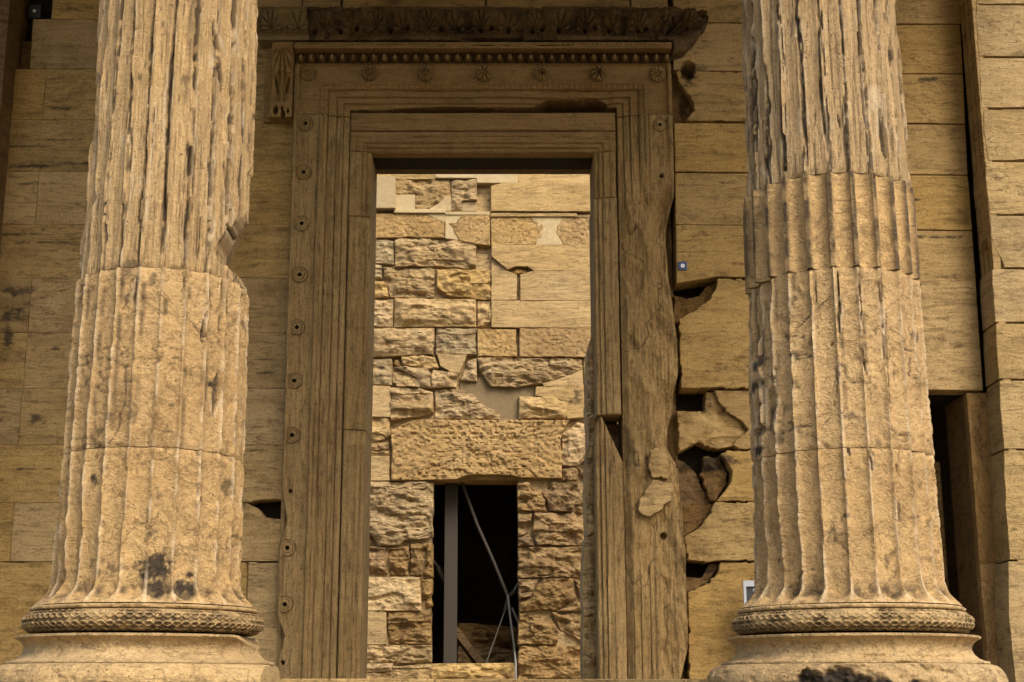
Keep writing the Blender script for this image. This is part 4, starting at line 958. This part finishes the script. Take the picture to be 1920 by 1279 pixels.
Z1 = [
 (N_, '580,60 1142,60 1142,162 865,160 862,130 580,128', -.03), (F_, '300,60 578,60 578,132 300,132', 0), (F_, '1145,60 1670,60 1670,165 1145,164', 0), (F_, '140,60 298,60 298,124 140,124', 0),
 (N_, '150,127 300,127 300,345 150,345', -.10), (R_, '305,136 560,133 676,145 686,262 640,260 590,308 515,343 437,345 437,241 305,241', 0),
 (N_, '303,244 434,244 434,346 303,346', -.0), (N_, '517,350 592,310 642,262 684,264 688,300 684,352', -.0), (R_, '686,147 862,132 862,283 760,283 760,352 690,352', -.02), (N_, '763,287 861,287 861,346 763,346', .05),
 (O_, '866,170 962,190 962,360 866,360', .22), (F_, '963,190 1035,170 1660,172 1660,362 963,360', -.06),
 (N_, '295,349 645,350 645,371 295,370', -.05), (N_, '648,364 953,364 953,381 648,381', -.02), (F_, '960,374 1555,376 1555,394 960,394', -.03), (F_, '1558,382 1660,382 1660,396 1558,396', -.0),
 (Pp, '145,374 513,374 560,405 640,434 640,536 145,536', -.01), (N_, '517,374 644,374 644,431 560,402', -.005),
 (N_, '649,384 760,384 722,430 676,438 742,555 649,540', .0), (Pp, '762,384 952,384 952,592 860,586 744,560 670,440 722,432', -.02), 
 (Pp, '962,398 1240,400 1300,430 1332,460 1318,530 1268,586 965,588', -.0), (N_, '1243,400 1358,400 1358,585 1272,585 1321,532 1335,460 1302,428', .004), (N_, '1360,400 1454,400 1420,440 1415,510 1460,585 1360,585', .004), (Pp, '1457,400 1670,400 1670,586 1464,586 1418,512 1422,442', 0),
 (G_, '142,536 240,540 290,552 286,722 142,716', 0), ('L', '298,560 330,545 640,542 730,560 858,578 858,752 770,748 640,736 298,738', -.02), (F_, '862,604 964,604 964,758 862,758', .18),
 (F_, '968,592 1670,590 1670,765 1255,766 1212,738 1130,736 1076,756 968,668', 0), (F_, '966,672 1072,762 966,765', .07), (O_, '1076,768 1132,738 1210,738 1252,768 1208,788 1122,787', .06),
 (G_, '140,720 204,722 206,822 140,826', 0), (R_, '140,830 232,832 252,946 140,948', 0), ('L', '216,738 400,740 572,752 572,950 262,946 226,822', 0), (R_, '586,760 760,758 960,766 960,962 860,958 660,936 588,884', -.02),
 (F_, '966,770 1074,770 1140,798 1140,970 966,970', 0), (F_, '1166,798 1256,770 1670,768 1670,973 1166,970', 0),
 (R_, '128,960 285,960 281,1156 128,1158', 0), ('B', '292,956 858,960 858,1152 292,1156', 0), (R_, '868,968 962,970 962,1156 868,1152', .01), (F_, '967,976 1320,978 1680,978 1680,1162 967,1156', 0)]
for k, s, dy in Z1:
    mat, kw = kinds[k]; stone(pix(s, YS, 660, 300, 3.692), YS + dy, mat, sw, .4 - min(dy, .3), res=.022, **kw)
SM = mk([(1082, 745, 9, 15), (1070, 750, 7, 6), (715, 690, 8, 3), (830, 643, 24, 4)], YS)
Z2 = [
 ('B', '120,56 570,56 566,240 120,258', -.02), (G_, '577,54 862,56 862,240 577,238', .01), (Pp, '868,62 1141,60 1141,252 868,254', 0), (Pp, '1160,60 1680,60 1680,258 1160,256', -.01),
 (G_, '118,270 276,270 276,452 118,452', 0), (O_, '281,266 338,266 342,316 285,318', .02), (R_, '340,256 470,240 570,258 600,330 520,336 410,320 350,312', -.02),
 (R_, '278,362 360,362 440,404 440,462 310,460 275,430', -.01), (R_, '290,325 400,324 520,338 545,372 545,468 447,466 443,402 362,358', 0), (F_, '592,240 796,242 738,372 700,368 612,318', 0), (R_, '562,342 640,352 732,378 718,466 552,468 548,400', -.02),
 (R_, '862,268 862,424 820,424 752,416 802,282', .0), ('L', '868,262 1590,272 1600,345 1420,410 1300,442 1130,468 960,456 882,342', -.03), (F_, '1318,440 1425,412 1592,352 1600,456 1330,458', 0), (R_, '1606,262 1680,268 1680,442 1606,442', .0),
 (F_, '108,455 262,462 266,672 108,670', 0), ('B', '262,575 560,560 562,640 500,662 270,694', -.03), (R_, '245,468 460,474 560,500 560,556 262,572', 0), ('L', '574,482 740,476 830,502 900,572 1025,652 1018,686 576,684', -.01),
 ('B', '1156,532 1400,537 1488,582 1480,684 1156,684', -.04), (F_, '1276,466 1602,460 1606,672 1492,682 1494,580 1402,532 1272,524', 0), (R_, '1610,462 1680,460 1680,640 1612,660', .02),
 (R_, '100,674 262,682 264,800 200,832 100,852', .0), (O_, '100,856 200,836 262,812 258,900 100,908', .05),
 (Pp, '272,770 340,735 420,702 560,694 1500,700 1448,792 1450,1096 1170,1092 1100,1076 800,1074 720,1106 272,1112', -.06), (R_, '1452,792 1560,706 1616,722 1612,930 1560,1012 1452,1010', -.02), (O_, '1456,1018 1558,1016 1560,1112 1456,1116', 0), (O_, '1562,1012 1640,930 1650,1110 1572,1080', .02), (R_, '1614,680 1680,660 1680,920 1618,920', .05),
 (R_, '96,912 258,908 256,940 96,942', .02), (F_, '94,944 256,944 260,1114 94,1112', 0)]
for k, s, dy in Z2:
    mat, kw = kinds[k]; kw = dict(kw)
    if s.startswith('272,770'): kw.update(pitted=.022, rough=.016)
    stone(pix(s, YS, 660, 600, 3.692), YS + dy, mat, sw, .4, res=.02, marks=SM, **kw)
Z3 = [
 ('L', '70,12 300,16 512,14 508,350 470,372 330,382 300,412 172,416 95,312 70,300', -.03), (O_, '66,330 96,325 140,385 140,412 66,416', .05), (O_, '62,420 212,426 222,592 62,602', 0), (O_, '230,432 300,428 364,404 362,608 235,604', .02), (O_, '370,404 474,402 440,606 370,608', -.02), (O_, '478,402 508,398 508,612 448,612', .03),
 (R_, '55,616 432,614 436,832 55,828', 0), (O_, '440,620 506,620 506,790 442,832', .05), (F_, '45,832 216,836 218,1042 45,1042', 0), (O_, '222,838 500,836 500,1042 224,1042', .01),
 ('L', '40,1048 365,1046 312,1152 40,1160', 0), ('L', '320,1080 370,1048 500,1048 500,1150 272,1162', .01), (R_, '40,1164 256,1162 250,1212 40,1222', 0), (R_, '256,1184 498,1168 498,1330 40,1330 40,1226 250,1216', 0),
 (R_, '498,1166 1044,1160 1044,1330 498,1330', .0),
 (O_, '1046,22 1112,12 1190,78 1232,132 1232,202 1046,192', 0), (O_, '1192,84 1272,12 1420,16 1472,112 1466,206 1250,196 1236,128', -.03), (O_, '1050,212 1140,212 1120,342 1050,360', .0), (O_, '1152,212 1400,206 1470,262 1466,414 1172,416 1140,332', -.04), (O_, '1050,364 1120,346 1164,418 1050,420', 0),
 (O_, '1050,426 1470,424 1476,616 1050,622', -.02), (O_, '1050,628 1182,630 1132,740 1055,752', 0), (O_, '1188,626 1400,622 1430,750 1290,832 1056,832 1056,758 1140,742', -.02), (O_, '1404,622 1482,642 1482,750 1434,748', 0), (O_, '1296,832 1482,756 1482,832', 0),
 (O_, '1050,840 1258,868 1310,960 1302,1042 1050,1042', 0), (O_, '1264,838 1484,838 1484,1038 1318,950', .01), (O_, '1048,1050 1484,1048 1492,1330 1048,1330', -.02)]
for k, s, dy in Z3:
    mat, kw = kinds[k]; stone(pix(s, YS, 660, 900, 3.375), YS + dy, mat, sw, .4, res=.02, **kw)
for j_, (a_, b_) in enumerate(((8.78, 9.3), (9.31, 9.9), (9.91, 10.5))):
    for i_ in range(5): stone(rect(-4.2 + 1.7 * i_ + .4 * (j_ % 2), -2.5 + 1.7 * i_ + .4 * (j_ % 2), ZW(a_), ZW(b_)), YS, M_SF, sw, .3, res=.05)
# mortar infill and wall body round the opening
ox0, ox1 = P(808, 1100, YS)[0], P(971, 1100, YS)[0]; oz1 = P(0, 903, YS)[1]; oz0 = P(0, 1246, YS)[1]
sb = MB()
sb.box(-6, ox0 - .02, YS + .12, YS + .8, FLOOR - .1, ZW(10.5)); sb.box(ox1 + .02, 6, YS + .13, YS + .8, FLOOR - .1, ZW(10.5))
sb.box(ox0 - .02, ox1 + .02, YS + .14, YS + .8, oz1 + .05, ZW(10.5)); sb.box(ox0 - .02, ox1 + .02, YS + .13, YS + .8, FLOOR - .1, oz0 - .03)
sb.build('wall_core', M_SR, sw)
(a_, b_), (c__, d__) = P(660 + 745 / 3.692, 600 + 698 / 3.692, YS), P(660 + 1310 / 3.692, 600 + 395 / 3.692, YS)
MB().box(a_, c__, YS + .10, YS + .14, b_, d__).build('mortar_infill', M_CONC, sw)
# dark chamber behind with its struts
ch = thing('dark_chamber', 'unlit stone chamber behind the small rectangular opening in the far wall', 'room', (0, 26, FLOOR))
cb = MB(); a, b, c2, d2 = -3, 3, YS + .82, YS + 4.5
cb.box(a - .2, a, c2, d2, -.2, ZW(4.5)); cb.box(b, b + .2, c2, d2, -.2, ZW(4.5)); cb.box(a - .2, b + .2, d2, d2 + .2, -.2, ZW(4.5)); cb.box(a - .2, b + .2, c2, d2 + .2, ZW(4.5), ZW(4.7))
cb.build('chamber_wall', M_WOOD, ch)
for i, (s, Yq) in enumerate((('858,1168 905,1170 968,1176 972,1218 860,1215', YS + 2.2), ('858,1212 920,1212 975,1222 975,1262 858,1262', YS + 2.0))):
    o = stone(pix(s, Yq), Yq, M_SO, None, .6, bulge=.08, rough=.05, name='fallen_block', res=.03)
    tag(o, ['dark fallen stone lying behind the opening, the upper of two', 'dark fallen stone lying behind the sill, the lower of two'][i], 'stone', 'fallen stones inside the opening')
YB = YS + .55
def pt(px, py, Y): x, z = P(px, py, Y); return (x, Y, z)
bm_ = thing('steel_post', 'grey vertical steel post standing inside the small opening', 'post', (P(845, 1245, YB)[0], YB, FLOOR))
x0, x1 = P(833, 1100, YB)[0], P(857, 1100, YB)[0]
m = MB(); m.box(x0, x1, YB, YB + .02, FLOOR, ZW(3.4)); m.box((x0 + x1) / 2 - .01, (x0 + x1) / 2 + .01, YB + .0201, YB + .16, FLOOR, ZW(3.4)); m.box(x0, x1, YB + .1601, YB + .18, FLOOR, ZW(3.4))
m.build('post_profile', M_STEEL, bm_)
MB().box(x0 - .05, x1 + .05, YB - .03, YB + .22, FLOOR - .04, FLOOR + .002).build('base_plate', M_STEEL, bm_)
m = MB().tube([pt(866, 905, YB - .05), pt(895, 985, YB - .07), pt(925, 1052, YB - .08), pt(952, 1118, YB - .1)], .028)
o = m.build('steel_strut', M_STEEL, None, True); tag(o, 'thin steel strut slanting down across the dark opening', 'strut')
m = MB().tube([pt(952, 1116, YB - .14), pt(957, 1160, YB - .16), pt(964, 1210, YB - .2), pt(967, 1245, YS - .12), pt(967, 1290, YS - .13)], .02)
o = m.build('hanging_cable', M_CABLE, None, True); tag(o, 'pale cable hanging over the sill of the small opening', 'cable')
rdd = thing('tension_rod', 'thin tie rod with turnbuckle crossing low in the opening', 'rod', pt(911, 1243, YB + .1))
MB().tube([pt(911, 1246, YB + .1), pt(948, 1142, YB + .05)], .012).build('rod', M_CABLE, rdd, True)
MB().tube([pt(947, 1146, YB + .05), pt(954, 1118, YB + .04), pt(966, 1108, YB + .02)], .035).build('turnbuckle', M_STEEL, rdd, True)
MB().tube([pt(960, 1114, YB + .03), pt(974, 1090, YB + .02)], .018).build('rod', M_CABLE, rdd, True)
MB().tube([pt(960, 1140, YB + .06), pt(974, 1172, YB + .04)], .02).build('rod', M_CABLE, rdd, True)
br = thing('steel_brace', 'dim diagonal steel brace left of the post', 'brace', pt(812, 1052, YB + .3))
MB().tube([pt(806, 1045, YB + .3), pt(829, 1072, YB + .3)], .025).build('brace_bar', M_STEEL, br, True)
MB().tube([pt(822, 1064, YB + .28), pt(834, 1090, YB + .28)], .05).build('end_bracket', M_STEEL, br, True)
m = MB(); p0, p1 = pt(850, 1180, YB + .6), pt(908, 1256, YB + .6)
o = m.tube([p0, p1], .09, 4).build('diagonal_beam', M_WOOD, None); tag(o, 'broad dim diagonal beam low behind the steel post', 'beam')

# ================================================================== SMALL THINGS
# blue tag
tg = thing('survey_target', 'small square blue plate with a white disc on the wall right of the door', 'marker', (*[P(1280, 499, YN - .05)[0]], YN - .05, P(1280, 499, YN)[1]))
cx, cz = P(1280, 499, YN - .05); Yt = YN - .040
MB().box(cx - .040, cx + .040, Yt - .012, Yt, cz - .040, cz + .040).build('plate', M_BLUE, tg, bevel=.002)
MB().disc(cx, Yt - .0125, cz, .018, .004).build('disc', M_WHITE, tg)
MB().disc(cx, Yt - .017, cz, .006, .002).build('centre_dot', M_PAPER, tg)
# lamp high in the left socket
cx, cz = P(63, 19, YN + .05)
lp = thing('wall_lamp', 'tiny round white lamp in the dark recess at the upper left', 'lamp', (cx, YN + .05, cz))
MB().box(cx - .06, cx + .06, YN + .08, YN + .22, cz - .07, cz + .07).build('lamp_box', M_BLACK, lp, bevel=.005)
MB().disc(cx, YN + .079, cz, .015, .01).build('lens', M_WHITE, lp)
# framed panel half hidden by the right column
xa, xb = P(1394, 1100, YN - .3)[0], P(1450, 1100, YN - .3)[0]; za, zb_ = FLOOR + .001, P(0, 1089, YN - .3)[1]
pn = thing('information_panel', 'white framed information board standing behind the right column base', 'sign', ((xa + xb) / 2, YN - .3, FLOOR))
yq = YN - .3; t_ = .028
fr = MB(); fr.box(xa, xa + t_ * .8, yq, yq + .04, za + .4, zb_ - t_ * 1.8); fr.box(xb - t_, xb, yq, yq + .04, za + .4, zb_ - t_ * 1.8); fr.box(xa, xb, yq, yq + .04, zb_ - t_ * 1.79, zb_); fr.box(xa, xb, yq, yq + .04, za + .37, za + .4)
fr.build('frame', M_ALU, pn)
MB().box(xa + t_ * .8, xb - t_, yq + .02, yq + .03, za + .4, zb_ - t_ * 1.8).build('board', M_BLACK, pn)
w_ = xb - xa
MB().box(xa + w_ * .32, xb - w_ * .15, yq + .012, yq + .019, za + .45, zb_ - t_ * 2.4).build('print', M_PAPER, pn)
for s in (.2, .8): MB().box(xa + w_ * s - .015, xa + w_ * s + .015, yq + .041, yq + .07, za, za + .55).build('leg', M_ALU, pn)
# narrow side opening: darkness, rough timber lining and hanging chain
sc_ = thing('side_passage', 'dark narrow passage behind the side opening at the right', 'passage', (3.7, YN + 1.5, FLOOR))
m = MB(); m.box(2.9, 3.0, YN + .66, YN + 3, FLOOR - .1, T_ + .6); m.box(4.5, 4.6, YN + .66, YN + 3, FLOOR - .1, T_ + .6); m.box(2.9, 4.6, YN + .66, YN + 3, T_ + .6, T_ + .7); m.box(2.9, 3.35, YN + 3, YN + 3.1, FLOOR - .1, T_ + .7); m.box(3.62, 4.6, YN + 3, YN + 3.1, FLOOR - .1, T_ + .7)
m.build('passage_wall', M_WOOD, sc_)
o = MB().box(xof(1751, 900, YN + .8), xof(1765, 900, YN + .8), YN + .8, YN + .9, FLOOR, ZW(2.1)).build('timber_post', M_SO, None, bevel=.01)
tag(o, 'brown upright post standing inside the narrow side opening', 'post')
chn = thing('hanging_chain', 'thin dark chain of glinting links hanging in the side opening', 'chain', pt(1752, 860, YN + .6))
for i in range(34):
    t = i / 33; cxp = 1743 + 22 * t; cyp = 850 + 250 * t
    x, z = P(cxp, cyp, YN + .6); r = .018
    pts = [(x + r * .7 * cos(a_) * (1 if i % 2 else .3), YN + .6 + r * .6 * cos(a_) * (0 if i % 2 else 1), z + r * 1.5 * sin(a_)) for a_ in np.linspace(0, 2 * pi, 11)]
    MB().tube(pts, .005, 5).build('chain_link', M_CABLE, chn, True)
